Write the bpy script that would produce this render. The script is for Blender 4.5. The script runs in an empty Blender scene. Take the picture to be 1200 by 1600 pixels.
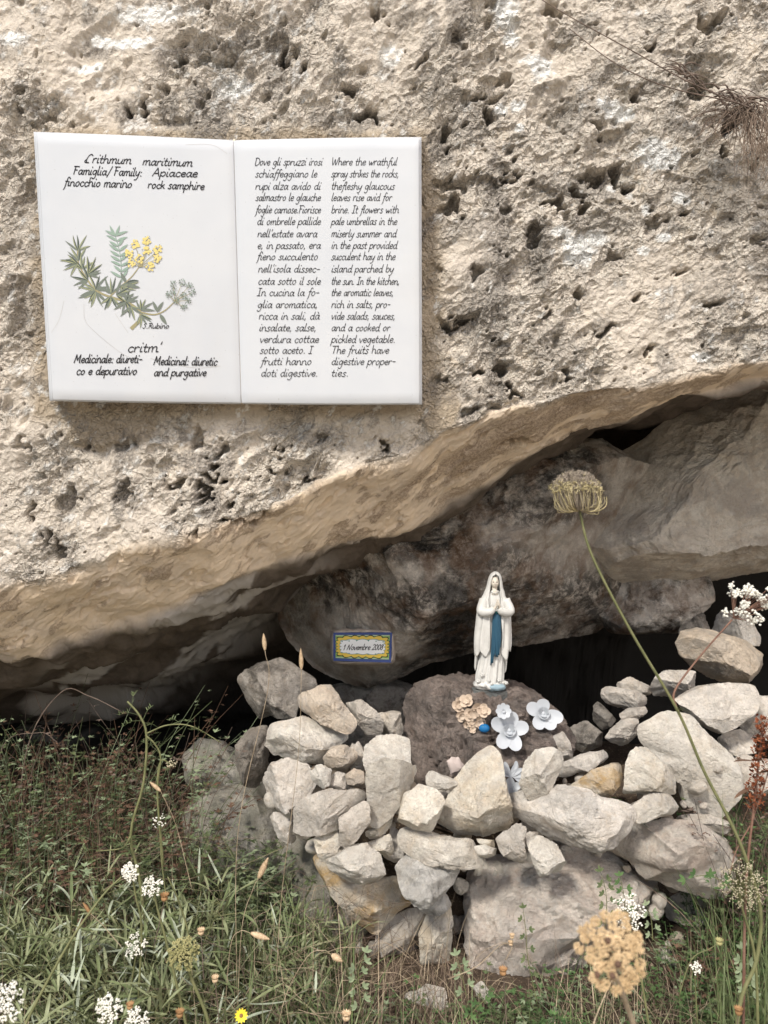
import bpy, bmesh, math, random
import numpy as np
from mathutils import Vector, Matrix
from mathutils.bvhtree import BVHTree
random.seed(7); rng = np.random.default_rng(7)
SC = bpy.context.scene; COL = SC.collection
F = 1230.0          # focal length in photograph pixels
ZC = 1.5            # camera height

# ---------------- camera, sky, sun, exposure ----------------
cd = bpy.data.cameras.new('camera'); cam = bpy.data.objects.new('camera', cd); COL.objects.link(cam)
cam.location = (0, 0, ZC); cam.rotation_euler = (math.radians(90), 0, 0)
cd.sensor_fit = 'VERTICAL'; cd.sensor_height = 36; cd.lens = 36*F/1600
cd.clip_start = 0.02; cd.clip_end = 200
cd.dof.use_dof = True; cd.dof.focus_distance = 1.34; cd.dof.aperture_fstop = 7.5
SC.camera = cam
SUN_EL, SUN_AZ = 46, -32      # degrees; azimuth from straight behind the camera, negative = from the left
w = bpy.data.worlds.new('World'); SC.world = w; w.use_nodes = True
wn = w.node_tree.nodes; bg = wn['Background']
sky = wn.new('ShaderNodeTexSky'); sky.sky_type = 'NISHITA'; sky.sun_disc = False
sky.sun_elevation = math.radians(SUN_EL); sky.sun_rotation = math.radians(180+SUN_AZ)
sky.air_density = 1.0; sky.dust_density = 3.0
w.node_tree.links.new(sky.outputs[0], bg.inputs[0]); bg.inputs[1].default_value = 0.115
ld = bpy.data.lights.new('sun', 'SUN'); ld.energy = 2.9; ld.angle = math.radians(9); ld.color = (1, .94, .85)
sun = bpy.data.objects.new('sun', ld); COL.objects.link(sun)
sun.location = (-2, -3, 5)
sun.rotation_euler = (math.radians(90-SUN_EL), 0, math.radians(SUN_AZ))
SC.view_settings.view_transform = 'Standard'; SC.view_settings.look = 'None'
SC.view_settings.exposure = 0.58; SC.view_settings.gamma = 1
SC.cycles.use_denoising = True; SC.render.engine = 'CYCLES'; SC.cycles.max_bounces = 6; SC.cycles.diffuse_bounces = 4

def P(px, py, y):
    return np.array([(px-600)/F*y, y, ZC-(py-800)/F*y])

# ---------------- numpy noise ----------------
def _h(*a):
    r = np.zeros(np.broadcast(*a[:-1]).shape, np.uint32) + np.uint32(a[-1]*7919+17)
    for k, v in enumerate(a[:-1]):
        r = (r ^ (v.astype(np.int64) & 0xffffffff).astype(np.uint32)) * np.uint32(2654435761)
        r ^= r >> np.uint32(15); r *= np.uint32(2246822519); r ^= r >> np.uint32(13)
    return r.astype(np.float64)/4294967295.0
def vn(p, f, seed=0):
    q = p*f; i = np.floor(q).astype(np.int64); t = q-i; t = t*t*t*(t*(t*6-15)+10)
    n = q.shape[1]; out = 0
    for c in range(2**n):
        wt = 1; idx = []
        for k in range(n):
            b = (c >> k) & 1; idx.append(i[:, k]+b); wt = wt*(t[:, k] if b else 1-t[:, k])
        out = out + wt*_h(*idx, seed)
    return out*2-1
def fbm(p, f, oct=4, seed=0, gain=.5):
    s = 0; a = 1; tot = 0
    for o in range(oct):
        s = s+a*vn(p, f*2**o, seed+o); tot += a; a *= gain
    return s/tot
def ridge(p, f, oct=3, seed=0):
    s = 0; a = 1; tot = 0
    for o in range(oct):
        s = s+a*(1-2*np.abs(vn(p, f*2**o, seed+o))); tot += a; a *= .5
    return s/tot
def worley(p, cell, seed=0):
    q = p/cell; i = np.floor(q).astype(np.int64)
    f1 = np.full(len(q), 9.); f2 = f1.copy(); hid = f1*0
    for dx in (-1, 0, 1):
        for dy in (-1, 0, 1):
            a = i[:, 0]+dx; b = i[:, 1]+dy
            cx = a+_h(a, b, seed); cy = b+_h(a, b, seed+1)
            d = np.hypot(cx-q[:, 0], cy-q[:, 1])
            m = d < f1
            f2 = np.where(m, f1, np.minimum(f2, d)); hid = np.where(m, _h(a, b, seed+2), hid); f1 = np.where(m, d, f1)
    return f1, f2, hid
def sst(a, b, x):
    t = np.clip((x-a)/(b-a), 0, 1); return t*t*(3-2*t)

# ---------------- object helpers ----------------
def link(o, parent=None):
    COL.objects.link(o)
    if parent is not None: o.parent = parent
    return o
def tag(o, label=None, cat=None, group=None, kind=None):
    for k, v in (('label', label), ('category', cat), ('group', group), ('kind', kind)):
        if v: o[k] = v
    return o
def empty(name, loc, label, cat, group=None):
    o = bpy.data.objects.new(name, None); o.empty_display_size = .02; link(o); o.location = loc
    return tag(o, label, cat, group)
def mesh_obj(name, V, Fc, mat, parent=None, smooth=True, loc=None, mats=None, mi=None, sharp=0):
    """V in world coordinates; re-based on loc (or on the parent's location)."""
    V = np.asarray(V, float).reshape(-1, 3)
    me = bpy.data.meshes.new(name)
    base = np.array(loc if loc is not None else (parent_loc(parent) if parent is not None else (0, 0, 0)), float)
    Vl = (V-base)
    me.vertices.add(len(V)); me.vertices.foreach_set('co', Vl.astype(np.float32).ravel())
    if isinstance(Fc, np.ndarray):
        n, k = Fc.shape; ls = np.arange(0, n*k, k); lv = Fc.ravel()
    else:
        n = len(Fc); lens = [len(f) for f in Fc]; ls = np.concatenate([[0], np.cumsum(lens)[:-1]]) if n else np.array([], int)
        lv = np.array([v for f in Fc for v in f], np.int32)
    me.loops.add(len(lv)); me.loops.foreach_set('vertex_index', lv.astype(np.int32))
    me.polygons.add(n); me.polygons.foreach_set('loop_start', ls.astype(np.int32))
    if mi is not None: me.polygons.foreach_set('material_index', np.asarray(mi, np.int32))
    me.polygons.foreach_set('use_smooth', np.full(n, smooth))
    me.update(calc_edges=True)
    if sharp: me.set_sharp_from_angle(angle=math.radians(sharp))
    for m in (mats or [mat]): me.materials.append(m)
    o = bpy.data.objects.new(name, me); link(o, parent)
    if parent is None: o.location = base
    return o
def parent_loc(p):
    l = np.zeros(3)
    while p is not None:
        l += np.array(p.location); p = p.parent
    return l
class MB:
    def __init__(s): s.V = []; s.F = []; s.mi = []; s.n = 0
    def add(s, V, Fc, mi=0):
        V = np.asarray(V, float); s.V.append(V)
        for f in Fc: s.F.append([i+s.n for i in f]); s.mi.append(mi)
        s.n += len(V)
    def tube(s, pts, r0, r1=None, k=5, mi=0, cap=True):
        pts = [np.asarray(p, float) for p in pts]; n = len(pts); r1 = r0 if r1 is None else r1
        V = []; u = None
        for i, p in enumerate(pts):
            t = pts[min(i+1, n-1)]-pts[max(i-1, 0)]; t = t/(np.linalg.norm(t)+1e-9)
            if u is None: u = np.cross(t, [0.3, 1, .2]); 
            u = u-t*np.dot(u, t); u = u/(np.linalg.norm(u)+1e-9); v = np.cross(t, u)
            r = (r0[i] if isinstance(r0, (list, tuple, np.ndarray)) else r0+(r1-r0)*i/max(n-1, 1))
            for j in range(k):
                a = 2*math.pi*j/k; V.append(p+(u*math.cos(a)+v*math.sin(a))*r)
        Fc = [(i*k+j, i*k+(j+1) % k, (i+1)*k+(j+1) % k, (i+1)*k+j) for i in range(n-1) for j in range(k)]
        if cap: Fc += [tuple(range(k))[::-1], tuple(range((n-1)*k, n*k))]
        s.add(V, Fc, mi)
    def blob(s, c, r, mi=0, sub=1, sq=None, rot=None, jit=0):
        Vn, Fn = ico(sub); V = Vn*r if np.isscalar(r) else Vn*np.asarray(r)
        if jit: V = V*(1+jit*rng.standard_normal((len(V), 1)))
        if rot is not None: V = V@np.asarray(rot).T
        s.add(V+np.asarray(c), Fn.tolist(), mi)
    def strap(s, p, d, L, wd, up=(0, 0, 1), bend=0.3, seg=4, mi=0, tip=0.0, twist=0., shape='leaf', fold=.25):
        p = np.asarray(p, float); d = np.asarray(d, float); d = d/np.linalg.norm(d); up = np.asarray(up, float)
        side = np.cross(d, up); nn = np.linalg.norm(side); side = side/nn if nn > 1e-6 else np.array([1., 0, 0])
        V = []; st = L/seg
        for i in range(seg+1):
            t = i/seg
            wv = wd*(math.sin(math.pi*min(1, .12+t*.88))**.6 if shape == 'leaf' else (1-t)**.6+tip)*.5
            nrm = np.cross(side, d)
            sd = side*math.cos(twist*t)+nrm*math.sin(twist*t)
            V += [p-sd*wv+nrm*wv*fold, p, p+sd*wv+nrm*wv*fold] if fold else [p-sd*wv, p, p+sd*wv]
            p = p+d*st; d = d-up*bend/seg; d = d/np.linalg.norm(d)
        Fc = []
        for i in range(seg):
            a = i*3; Fc += [(a, a+1, a+4, a+3), (a+1, a+2, a+5, a+4)]
        s.add(V, Fc, mi)
    def build(s, name, mat, parent=None, smooth=True, loc=None, mats=None):
        return mesh_obj(name, np.concatenate(s.V), s.F, mat, parent, smooth, loc, mats, s.mi)
_ico = {}
def ico(n):
    if n not in _ico:
        bm = bmesh.new(); bmesh.ops.create_icosphere(bm, subdivisions=n, radius=1)
        _ico[n] = (np.array([v.co[:] for v in bm.verts]), np.array([[v.index for v in f.verts] for f in bm.faces])); bm.free()
    return _ico[n]
def crv(pts, n=12):
    """Catmull-Rom through pts"""
    p = [np.asarray(q, float) for q in pts]
    if len(p) == 2: return [p[0]+(p[1]-p[0])*i/n for i in range(n+1)]
    p = [2*p[0]-p[1]]+p+[2*p[-1]-p[-2]]; out = []
    m = max(1, round(n/(len(p)-3)))
    for i in range(1, len(p)-2):
        for k in range(m):
            t = k/m
            out.append(.5*((2*p[i])+(p[i+1]-p[i-1])*t+(2*p[i-1]-5*p[i]+4*p[i+1]-p[i+2])*t*t+(3*p[i]-p[i-1]-3*p[i+1]+p[i+2])*t**3))
    out.append(p[-2]); return out

# ---------------- materials ----------------
class NT:
    def __init__(s, name):
        s.m = bpy.data.materials.new(name); s.m.use_nodes = True; s.t = s.m.node_tree; s.b = s.t.nodes['Principled BSDF']
        s.b.inputs['Specular IOR Level'].default_value = .25
    def n(s, ty, **kw):
        x = s.t.nodes.new('ShaderNode'+ty)
        for k, v in kw.items():
            if k.startswith('_'): setattr(x, k[1:], v)
            else:
                key = k.replace('__', ' '); s.put(x.inputs[int(key[1:])] if key[0] == 'i' and key[1:].isdigit() else x.inputs[key], v)
        return x
    def put(s, sock, v):
        if isinstance(v, bpy.types.NodeSocket): s.t.links.new(v, sock)
        elif isinstance(v, (tuple, list)) and len(v) == 3 and sock.type == 'RGBA': sock.default_value = (*v, 1)
        else: sock.default_value = v
    def noise(s, vec, sc, det=4, rough=.6, dist=0):
        return s.n('TexNoise', Vector=vec, Scale=sc, Detail=det, Roughness=rough, Distortion=dist).outputs[0]
    def ramp(s, f, *stops):
        r = s.n('ValToRGB', Fac=f); e = r.color_ramp.elements
        while len(e) < len(stops): e.new(.5)
        for k, (p, c) in enumerate(stops):
            e[k].position = p; e[k].color = (c, c, c, 1) if np.isscalar(c) else (*c, 1)
        return r.outputs[0]
    def mix(s, f, a, b, mode='MIX'):
        x = s.n('Mix', _data_type='RGBA', _blend_type=mode); s.put(x.inputs[0], f); s.put(x.inputs[6], a); s.put(x.inputs[7], b); return x.outputs[2]
    def math(s, op, a, b=0.):
        x = s.n('Math', _operation=op); s.put(x.inputs[0], a); s.put(x.inputs[1], b); return x.outputs[0]
    def attr(s, a): return s.n('Attribute', _attribute_name=a).outputs['Fac']
    def obj(s, rnd=True):
        c = s.n('TexCoord').outputs['Object']
        if not rnd: return c
        r = s.n('ObjectInfo').outputs['Random']
        v = s.n('VectorMath', _operation='ADD'); s.put(v.inputs[0], c)
        k = s.n('CombineXYZ', X=s.math('MULTIPLY', r, 7.), Y=s.math('MULTIPLY', r, 3.), Z=r); s.put(v.inputs[1], k.outputs[0]); return v.outputs[0]
    def bump(s, h, st=.5, dist=.002, nrm=None):
        x = s.n('Bump', Strength=st, Distance=dist, Height=h)
        if nrm is not None: s.put(x.inputs['Normal'], nrm)
        return x.outputs[0]
    def out(s, col, rough=.9, nrm=None, **kw):
        s.put(s.b.inputs['Base Color'], col); s.put(s.b.inputs['Roughness'], rough)
        if nrm is not None: s.put(s.b.inputs['Normal'], nrm)
        for k, v in kw.items(): s.put(s.b.inputs[k.replace('__', ' ')], v)
        return s.m
def rock_mat(name, c1, c2, stain=(.12, .1, .085), samt=.35, tint=None, tamt=0., bs=1., cr=.5, lich=0., big=0):
    t = NT(name); o = t.obj()
    n1 = t.noise(o, 14, 5, .65, .4)
    col = t.mix(t.ramp(n1, (.3, 0.), (.7, 1.)), c1, c2)
    wv = t.noise(o, 45, 6, .7); col = t.mix(t.math('MULTIPLY', t.ramp(wv, (.35, 0.), (.7, 1.)), .4), col, tuple(min(1, x*1.28) for x in c2))
    st = t.ramp(t.noise(o, 22, 8, .75, .25), (.50, 0.), (.62, 1.))
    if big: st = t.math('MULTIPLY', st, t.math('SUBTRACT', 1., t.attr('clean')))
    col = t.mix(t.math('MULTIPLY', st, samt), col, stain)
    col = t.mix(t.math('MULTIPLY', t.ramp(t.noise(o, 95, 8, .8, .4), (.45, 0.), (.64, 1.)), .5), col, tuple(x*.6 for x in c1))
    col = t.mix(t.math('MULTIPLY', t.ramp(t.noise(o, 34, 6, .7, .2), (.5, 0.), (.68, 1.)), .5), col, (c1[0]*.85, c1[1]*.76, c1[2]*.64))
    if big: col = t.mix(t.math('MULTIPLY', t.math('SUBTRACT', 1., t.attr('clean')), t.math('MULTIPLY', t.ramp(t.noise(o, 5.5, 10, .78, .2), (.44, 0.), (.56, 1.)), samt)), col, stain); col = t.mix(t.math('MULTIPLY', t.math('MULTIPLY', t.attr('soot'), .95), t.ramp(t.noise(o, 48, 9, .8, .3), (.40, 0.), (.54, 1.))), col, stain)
    if tint: col = t.mix(t.math('MULTIPLY', t.ramp(t.noise(o, 16, 5, .6, .5), (.47, 0.), (.62, 1.)), tamt), col, tint)
    if lich: col = t.mix(t.math('MULTIPLY', t.ramp(t.noise(o, 30, 8, .8, .3), (.56, 0.), (.6, 1.)), lich), col, (.7, .69, .66))
    pa = t.ramp(t.noise(o, 17, 9, .7, .3), (.50, 0.), (.56, 1.)); pg = sum(c1)/3*.70
    col = t.mix(t.math('MULTIPLY', pa, .15 if big else .34), col, (pg*1.03, pg, pg*.95))
    tone = t.n('MapRange', Value=t.n('ObjectInfo').outputs['Random'], i3=.88, i4=1.06).outputs[0]
    tc = t.n('CombineColor', Red=tone, Green=t.math('POWER', tone, 1.12), Blue=t.math('POWER', tone, 1.3)).outputs[0]
    col = t.mix(1., col, tc, 'MULTIPLY')
    sp = t.ramp(t.noise(o, 260, 3, .6), (.62, 0.), (.72, 1.)); col = t.mix(t.math('MULTIPLY', sp, .45), col, tuple(x*.35 for x in c1))
    warp = t.n('VectorMath', _operation='ADD'); t.put(warp.inputs[0], o)
    wn_ = t.n('TexNoise', Vector=o, Scale=30., Detail=4.); ws = t.n('VectorMath', _operation='SCALE'); t.put(ws.inputs[0], wn_.outputs['Color']); ws.inputs['Scale'].default_value = .03
    t.put(warp.inputs[1], ws.outputs[0])
    vor = t.n('TexVoronoi', _feature='DISTANCE_TO_EDGE', Vector=warp.outputs[0], Scale=24.)
    crk = t.ramp(vor.outputs['Distance'], (0, 0.), (.05, 1.))
    gate = t.ramp(t.noise(o, 18, 2), (.5, 0.), (.58, 1.))
    crk = t.math('MAXIMUM', crk, t.math('SUBTRACT', 1., t.math('MULTIPLY', gate, cr)))
    pit = t.n('TexVoronoi', Vector=warp.outputs[0], Scale=130.); pt = t.ramp(pit.outputs['Distance'], (.1, 0.), (.5, 1.))
    hb = t.math('ADD', t.noise(o, 60, 10, .8, .15), t.math('MULTIPLY', pt, .22))
    b1 = t.bump(hb, .9*bs, .009)
    b2 = t.bump(t.noise(o, 330, 5, .75), .8*bs, .0032, b1)
    b3 = t.bump(crk, .6, .002, b2)
    return t.out(col, .92, b3)
M = {}
M['pale'] = rock_mat('limestone_pale', (.68, .62, .54), (.82, .775, .70), samt=.2, lich=.25)
M['cream'] = rock_mat('limestone_cream', (.74, .665, .56), (.84, .785, .69), samt=.1, tint=(.55, .40, .22), tamt=.35)
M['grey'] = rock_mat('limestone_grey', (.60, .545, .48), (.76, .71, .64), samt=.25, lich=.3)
M['ochre'] = rock_mat('limestone_ochre', (.62, .54, .42), (.74, .67, .56), samt=.15, tint=(.48, .32, .14), tamt=.9)
M['mossy'] = rock_mat('limestone_mossy', (.40, .375, .325), (.52, .49, .43), samt=.35, tint=(.20, .21, .13), tamt=.4)
M['pink'] = rock_mat('limestone_pink', (.72, .62, .545), (.84, .77, .69), samt=.08, tint=(.54, .42, .35), tamt=.5, bs=1.5, lich=.45)
M['tan'] = rock_mat('limestone_tan', (.56, .47, .375), (.70, .61, .50), samt=.25)
M['bigr'] = rock_mat('limestone_pale_tan', (.72, .64, .54), (.82, .76, .67), samt=.25, tint=(.34, .22, .13), tamt=.35)
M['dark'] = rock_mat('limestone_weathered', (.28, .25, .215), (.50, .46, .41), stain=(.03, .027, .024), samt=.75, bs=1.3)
M['sooty'] = rock_mat('limestone_sooty', (.70, .61, .52), (.82, .75, .66), stain=(.016, .014, .012), samt=.9, tint=(.22, .12, .06), tamt=.45, bs=1.4, big=1)
M['brown'] = rock_mat('limestone_brown', (.19, .15, .13), (.33, .275, .24), stain=(.05, .04, .035), samt=.6, bs=1.4)
M['spongy'] = rock_mat('limestone_black_white', (.70, .67, .62), (.80, .775, .73), stain=(.06, .058, .055), samt=.4, bs=1.6)

# ---------------- overhanging rock face ----------------
LIP = [(-900, 1010), (-300, 960), (0, 920), (128, 882), (216, 853), (327, 833), (443, 792), (525, 746), (642, 711), (700, 678), (770, 652), (880, 625), (985, 610), (1050, 594), (1200, 566), (1500, 520), (2100, 470)]
INN = [(-900, 1120), (-300, 1070), (0, 1032), (130, 985), (320, 915), (420, 880), (500, 858), (640, 842), (700, 812), (780, 765), (830, 738), (920, 702), (1010, 655), (1100, 622), (1200, 590), (1500, 545), (2100, 500)]
def yface(z, px): return 1.30-.122*(z-ZC-.178)
xs = np.concatenate([np.linspace(-2.6, -.76, 46)[:-1], np.arange(-.76, .76, .0018), np.linspace(.76, 2.6, 46)])
nx = len(xs)
seg_rows = [(30, 'top'), (430, 'face'), (125, 'under'), (90, 'rec')]
ctrl = []
pxs = 600+xs*F/1.33
lip = np.interp(pxs, *zip(*LIP)); inn = np.interp(pxs, *zip(*INN))
zl = ZC-(lip-800)/F*1.34; yl = yface(zl, pxs)+.01
dy = 1.15*(inn-lip)/F*1.35+.012; yi = yl+dy; zi = ZC-(inn-800)/F*yi
# slide columns so that the underside still runs along its own rays
xi = xs*1.0
left = 1-sst(330, 520, pxs)
def lin(a, b, n, last=False):
    t = np.linspace(0, 1, n, endpoint=last)[:, None]; return a[None]*(1-t)+b[None]*t
one = np.ones(nx); rgt = sst(780, 930, pxs)
zt0, zt1 = (ZC+2.2)*one, (ZC+.86)*one
Z = np.concatenate([lin(zt0, zt1, 30), lin(zt1, zl, 520), lin(zl, zi, 125),
    lin(zi, zi-.10-.04*left+.07*rgt, 50), lin(zi-.10-.04*left+.07*rgt, (ZC-.42)*one-.25*left, 30), lin((ZC-.42)*one-.25*left, (ZC-1.05)*one, 20, True)])
Y = np.concatenate([lin(yface(zt0, 0)+.75, yface(zt1, 0), 30), lin(yface(zt1, 0), yl, 520), lin(yl, yi, 125),
    lin(yi, 1.95*one, 50), lin(1.95*one, 2.45*one, 30), lin(2.45*one, 2.6*one, 20, True)])
ny = len(Z)
for it in range(14):
    Z[30:-1] = (Z[29:-2]+2*Z[30:-1]+Z[31:])/4; Y[30:-1] = (Y[29:-2]+2*Y[30:-1]+Y[31:])/4
X = np.repeat(xs[None], ny, 0)
S = np.concatenate([np.zeros((1, nx)), np.cumsum(np.hypot(np.diff(Z, axis=0), np.diff(Y, axis=0)), axis=0)]); S -= S[550:551]
Bp = np.stack([X, Y, Z], -1)
Tu = np.gradient(Bp, axis=1); Tv = np.gradient(Bp, axis=0); N = np.cross(Tu, Tv); N /= np.linalg.norm(N, axis=2, keepdims=True)+1e-12
if N[200, nx//2, 1] > 0: N = -N
uv = np.stack([X.ravel(), S.ravel()], 1); p3 = Bp.reshape(-1, 3)
row = np.repeat(np.arange(ny)[:, None], nx, 1).ravel().astype(float)
PX = 600+p3[:, 0]*F/p3[:, 1]; PY = 800-(p3[:, 2]-ZC)*F/p3[:, 1]
wig = fbm(uv, 14, 3, 88)*14
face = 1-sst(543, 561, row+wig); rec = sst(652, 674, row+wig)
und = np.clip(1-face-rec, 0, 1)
wp = uv+np.stack([fbm(uv, 30, 3, 3), fbm(uv, 30, 3, 9)], 1)*.009+np.stack([fbm(uv, 110, 3, 13), fbm(uv, 110, 3, 19)], 1)*.0026
def pits(cell, A, prob, seed, sharp=.38):
    f1, f2, h = worley(wp, cell, seed); e = np.clip((f2-f1)/sharp, 0, 1)
    return -A*(np.sin(e*math.pi/2))*np.where(h < prob, .45+.55*(h/prob), .12)
soft = sst(-.15, .3, fbm(uv, 7, 3, 41))         # smoother areas
hc = pits(.020, .0045, .75, 5, .45)*(1-.6*soft)+pits(.034, .009, .40, 15, .5)*(1-.6*soft)+pits(.07, .020, .30, 25, .5)*(.4+.6*(1-soft))
lowf = fbm(p3, 2.6, 3, 51)*.030+fbm(p3, 9, 3, 57)*.014
rough = ridge(uv, 40, 4, 61)*.0016+fbm(uv, 150, 3, 66)*.0018
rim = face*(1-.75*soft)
D = face*(hc+rough)+lowf
# underside: flaky scales running along the slope
ang = math.radians(-28); uu = np.stack([(uv[:, 0]*math.cos(ang)+uv[:, 1]*math.sin(ang))*.5, -uv[:, 0]*math.sin(ang)+uv[:, 1]*math.cos(ang)], 1)
fl = fbm(uu, 55, 4, 71); fl2 = np.abs(fbm(uu, 26, 3, 77))
uw = uu+np.stack([fbm(uv, 50, 3, 74), fbm(uv, 50, 3, 75)], 1)*.006
f1u, f2u, hu = worley(uw, .020, 78); f1v, f2v, hv_ = worley(uw+.3, .009, 98)
D = D+(und+rec*.9)*(fbm(uw, 70, 5, 71, .65)*.0022+hu*.0020*sst(0, .10, f2u-f1u)+hv_*.0016*sst(0, .1, f2v-f1v)+fbm(uv, 9, 3, 79)*.012-.005*sst(.30, .36, fbm(uw, 34, 3, 76)))+rec*fbm(p3, 6, 4, 83)*.05
HOLES = [(696,205,16,20,1),(869,14,20,14,1),(764,170,9,10,1),(701,285,30,15,.9),(730,280,20,12,.6),(701,324,22,13,1),(801,271,12,10,1),(770,285,26,14,.5),(932,273,15,10,1),(969,268,15,10,1),(988,299,13,12,1),(920,322,8,20,.9),(905,297,9,8,.9),(864,315,24,10,.8),(845,300,22,24,.35),(1153,186,18,12,1),(1111,28,24,12,.8),(1107,126,22,14,1),(836,370,14,20,.8),(752,150,9,8,.9),(785,110,14,12,.6),(1002,140,9,8,1),(695,512,28,9,.9),(720,500,14,6,.8),(780,578,16,14,1),(745,587,10,8,1),(945,518,15,6,.8),(1015,552,9,5,.8),(808,692,12,8,1),(1030,340,16,14,.6),(306,687,18,12,.9),(290,672,26,14,.4),(338,714,18,12,.8),(274,755,16,7,1),(250,738,30,18,.35),(327,743,12,9,1),(350,757,7,5,1),(315,770,13,9,1),(318,785,9,12,.9),(359,783,8,5,1),(353,812,8,5,1),(368,825,9,6,1),(385,820,8,5,1),(405,817,9,5,1),(305,833,10,4,.8),(102,790,13,22,.6),(70,842,9,8,.8),(192,690,14,18,.55),(185,770,8,26,.6),(600,697,9,6,1),(197,168,8,7,1),(216,165,7,9,1),(445,78,11,20,.9),(544,139,6,13,1),(576,180,24,10,.9),(330,88,25,18,.45),(269,88,6,6,1),(469,98,8,6,.9),(590,20,8,8,.7),(60,190,20,10,.4),(30,160,10,8,.5),(390,240,10,6,.4),(680,420,8,10,.7),(900,455,10,7,.8),(1120,470,12,8,.6),(1060,420,10,10,.6),(1180,380,14,10,.6),(850,490,9,14,.6),(740,430,10,12,.7),(1000,460,9,7,.8),(690,600,12,8,.7),(735,640,14,9,.6),(800,610,8,6,.8),(890,590,11,7,.7),(120,700,9,7,.6),(30,690,12,8,.5),(45,800,9,9,.7),(90,860,12,8,.6),(440,700,9,6,.7),(500,690,11,6,.5),(420,745,8,7,.6),(480,760,9,5,.7),(940,200,10,9,.6),(1020,60,10,8,.7),(720,60,12,10,.5),(660,90,9,9,.6),(1140,230,12,9,.6),(1075,330,10,8,.7),(960,400,14,9,.6),(790,330,12,14,.5)]
wpx = np.stack([PX, PY], 1)+np.stack([fbm(uv, 45, 3, 101), fbm(uv, 45, 3, 107)], 1)*19+np.stack([fbm(uv, 150, 2, 111), fbm(uv, 150, 2, 117)], 1)*5
HD = np.zeros(len(PX))
for hx, hy, rx, ry, dp in HOLES:
    sel = (np.abs(PX-hx) < rx*2.4+16) & (np.abs(PY-hy) < ry*2.4+16) & (row < 690)
    r = np.hypot((wpx[sel, 0]-hx)/rx, (wpx[sel, 1]-hy)/ry)
    HD[sel] = np.maximum(HD[sel], dp*(.032*(1-sst(.55, 1.02, r))+.005*(1-sst(.9, 1.9, r))))
# random extra small cavities
f1, f2, h = worley(wp, .032, 205); HD = np.maximum(HD, face*np.where(h < .13, .015*(1-sst(.05, .15+h*1.6, f1)), 0)*(1-.6*soft))
f1, f2, h = worley(wp, .016, 215); HD = np.maximum(HD, face*np.where(h < .12, .008*(1-sst(.05, .12+h*1.6, f1)), 0))
D = D-HD*(1-rec)
# bed of the plaque: held back and smeared with mortar
bk = sst(20, -6, np.maximum(np.maximum(52-PX, PX-672), np.maximum(203-PY, PY-648))+fbm(uv, 25, 3, 120)*9)
mort = bk.copy()
mort = np.maximum(mort, sst(20, -10, np.hypot((PX-672)/1.0, (PY-440)/10.)-14+fbm(uv, 25, 2, 121)*12))
mort = np.maximum(mort, sst(1.25, .85, np.hypot((PX-175)/80., (PY-650)/42.)+fbm(uv, 25, 2, 122)*.35))
mort = np.maximum(mort, sst(1.2, .9, np.hypot((PX-690)/36., (PY-640)/40.)+fbm(uv, 25, 2, 123)*.4))
D = D*(1-.85*mort)+mort*(fbm(uv, 90, 3, 126)*.0015-.003)
D = np.where(bk > .3, np.minimum(D, .006), D)
V = p3+N.reshape(-1, 3)*D[:, None]
idx = np.arange(ny*nx).reshape(ny, nx)
Q = np.stack([idx[:-1, :-1], idx[:-1, 1:], idx[1:, 1:], idx[1:, :-1]], -1).reshape(-1, 4)
fn = np.cross(V[Q[5000, 1]]-V[Q[5000, 0]], V[Q[5000, 3]]-V[Q[5000, 0]])
if fn[1] > 0: Q = Q[:, ::-1].copy()
# masks: white lichen, dark biofilm, mortar, underside
LICH = [(790,20,20,28),(800,55,12,12),(848,100,22,18),(838,90,18,12),(963,163,26,16),(980,175,14,8),(1030,240,30,22),(1055,245,14,14),(785,165,9,9),(812,162,10,10),(815,195,7,7),(612,84,17,17),(362,132,26,20),(240,18,60,13),(200,62,40,8),(150,55,14,8),(130,100,24,8),(905,385,30,26),(930,370,20,14),(1012,326,8,8),(1065,310,14,10),(960,290,8,6),(1040,370,12,8),(1007,390,7,6),(1100,560,16,8),(880,360,20,10),(20,60,20,10)]
lm = np.zeros(len(PX)); nz = fbm(uv, 70, 5, 131, .7); nz2 = fbm(uv, 28, 4, 133)
for lx, ly, rx, ry in LICH:
    r = np.hypot((PX-lx)/rx, (PY-ly)/ry); lm = np.maximum(lm, sst(1.25, .7, r+nz*.9))
r = np.hypot(PX-612, PY-84); lm *= 1-.9*sst(8, 5, r)
lm = np.maximum(lm, sst(.30, .42, nz+.35*nz2-.12*(PX > 600))*.55)*face
DARK = [(775,420,22,190,.9),(752,470,30,60,.6),(845,395,16,50,.9),(690,230,20,30,.8),(330,180,24,50,.9),(385,60,18,18,.7),(262,80,30,14,.5),(200,185,18,30,.8),(150,65,30,16,.7),(260,165,16,26,.8),(300,160,14,40,.8),(720,20,20,60,.6),(192,715,14,34,.8),(325,725,40,28,.8),(320,780,20,30,.7),(98,790,14,30,.6),(185,780,10,30,.7),(700,610,40,20,.5),(745,200,30,14,.6),(905,290,70,24,.55),(900,170,40,30,.4),(1080,300,40,30,.4),(1120,440,30,30,.4),(430,90,20,60,.7),(90,850,26,20,.5),(35,490,24,40,.5),(20,330,18,60,.35),(940,350,60,14,.5),(550,185,60,16,.6),(860,540,40,30,.4),(1150,330,26,20,.5)]
dm = np.zeros(len(PX))
for lx, ly, rx, ry, a in DARK:
    r = np.hypot((PX-lx)/rx, (PY-ly)/ry); dm = np.maximum(dm, a*sst(1.35, .65, r+nz*.8+nz2*.4))
dm = np.maximum(np.clip(dm*1.5, 0, 1), .75*sst(.14, .34, nz2+.45*nz))*face
us = .06+fbm(uu, 13, 4, 141)+.6*fbm(uw, 60, 4, 145)+.25*(hu-.5)
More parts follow.
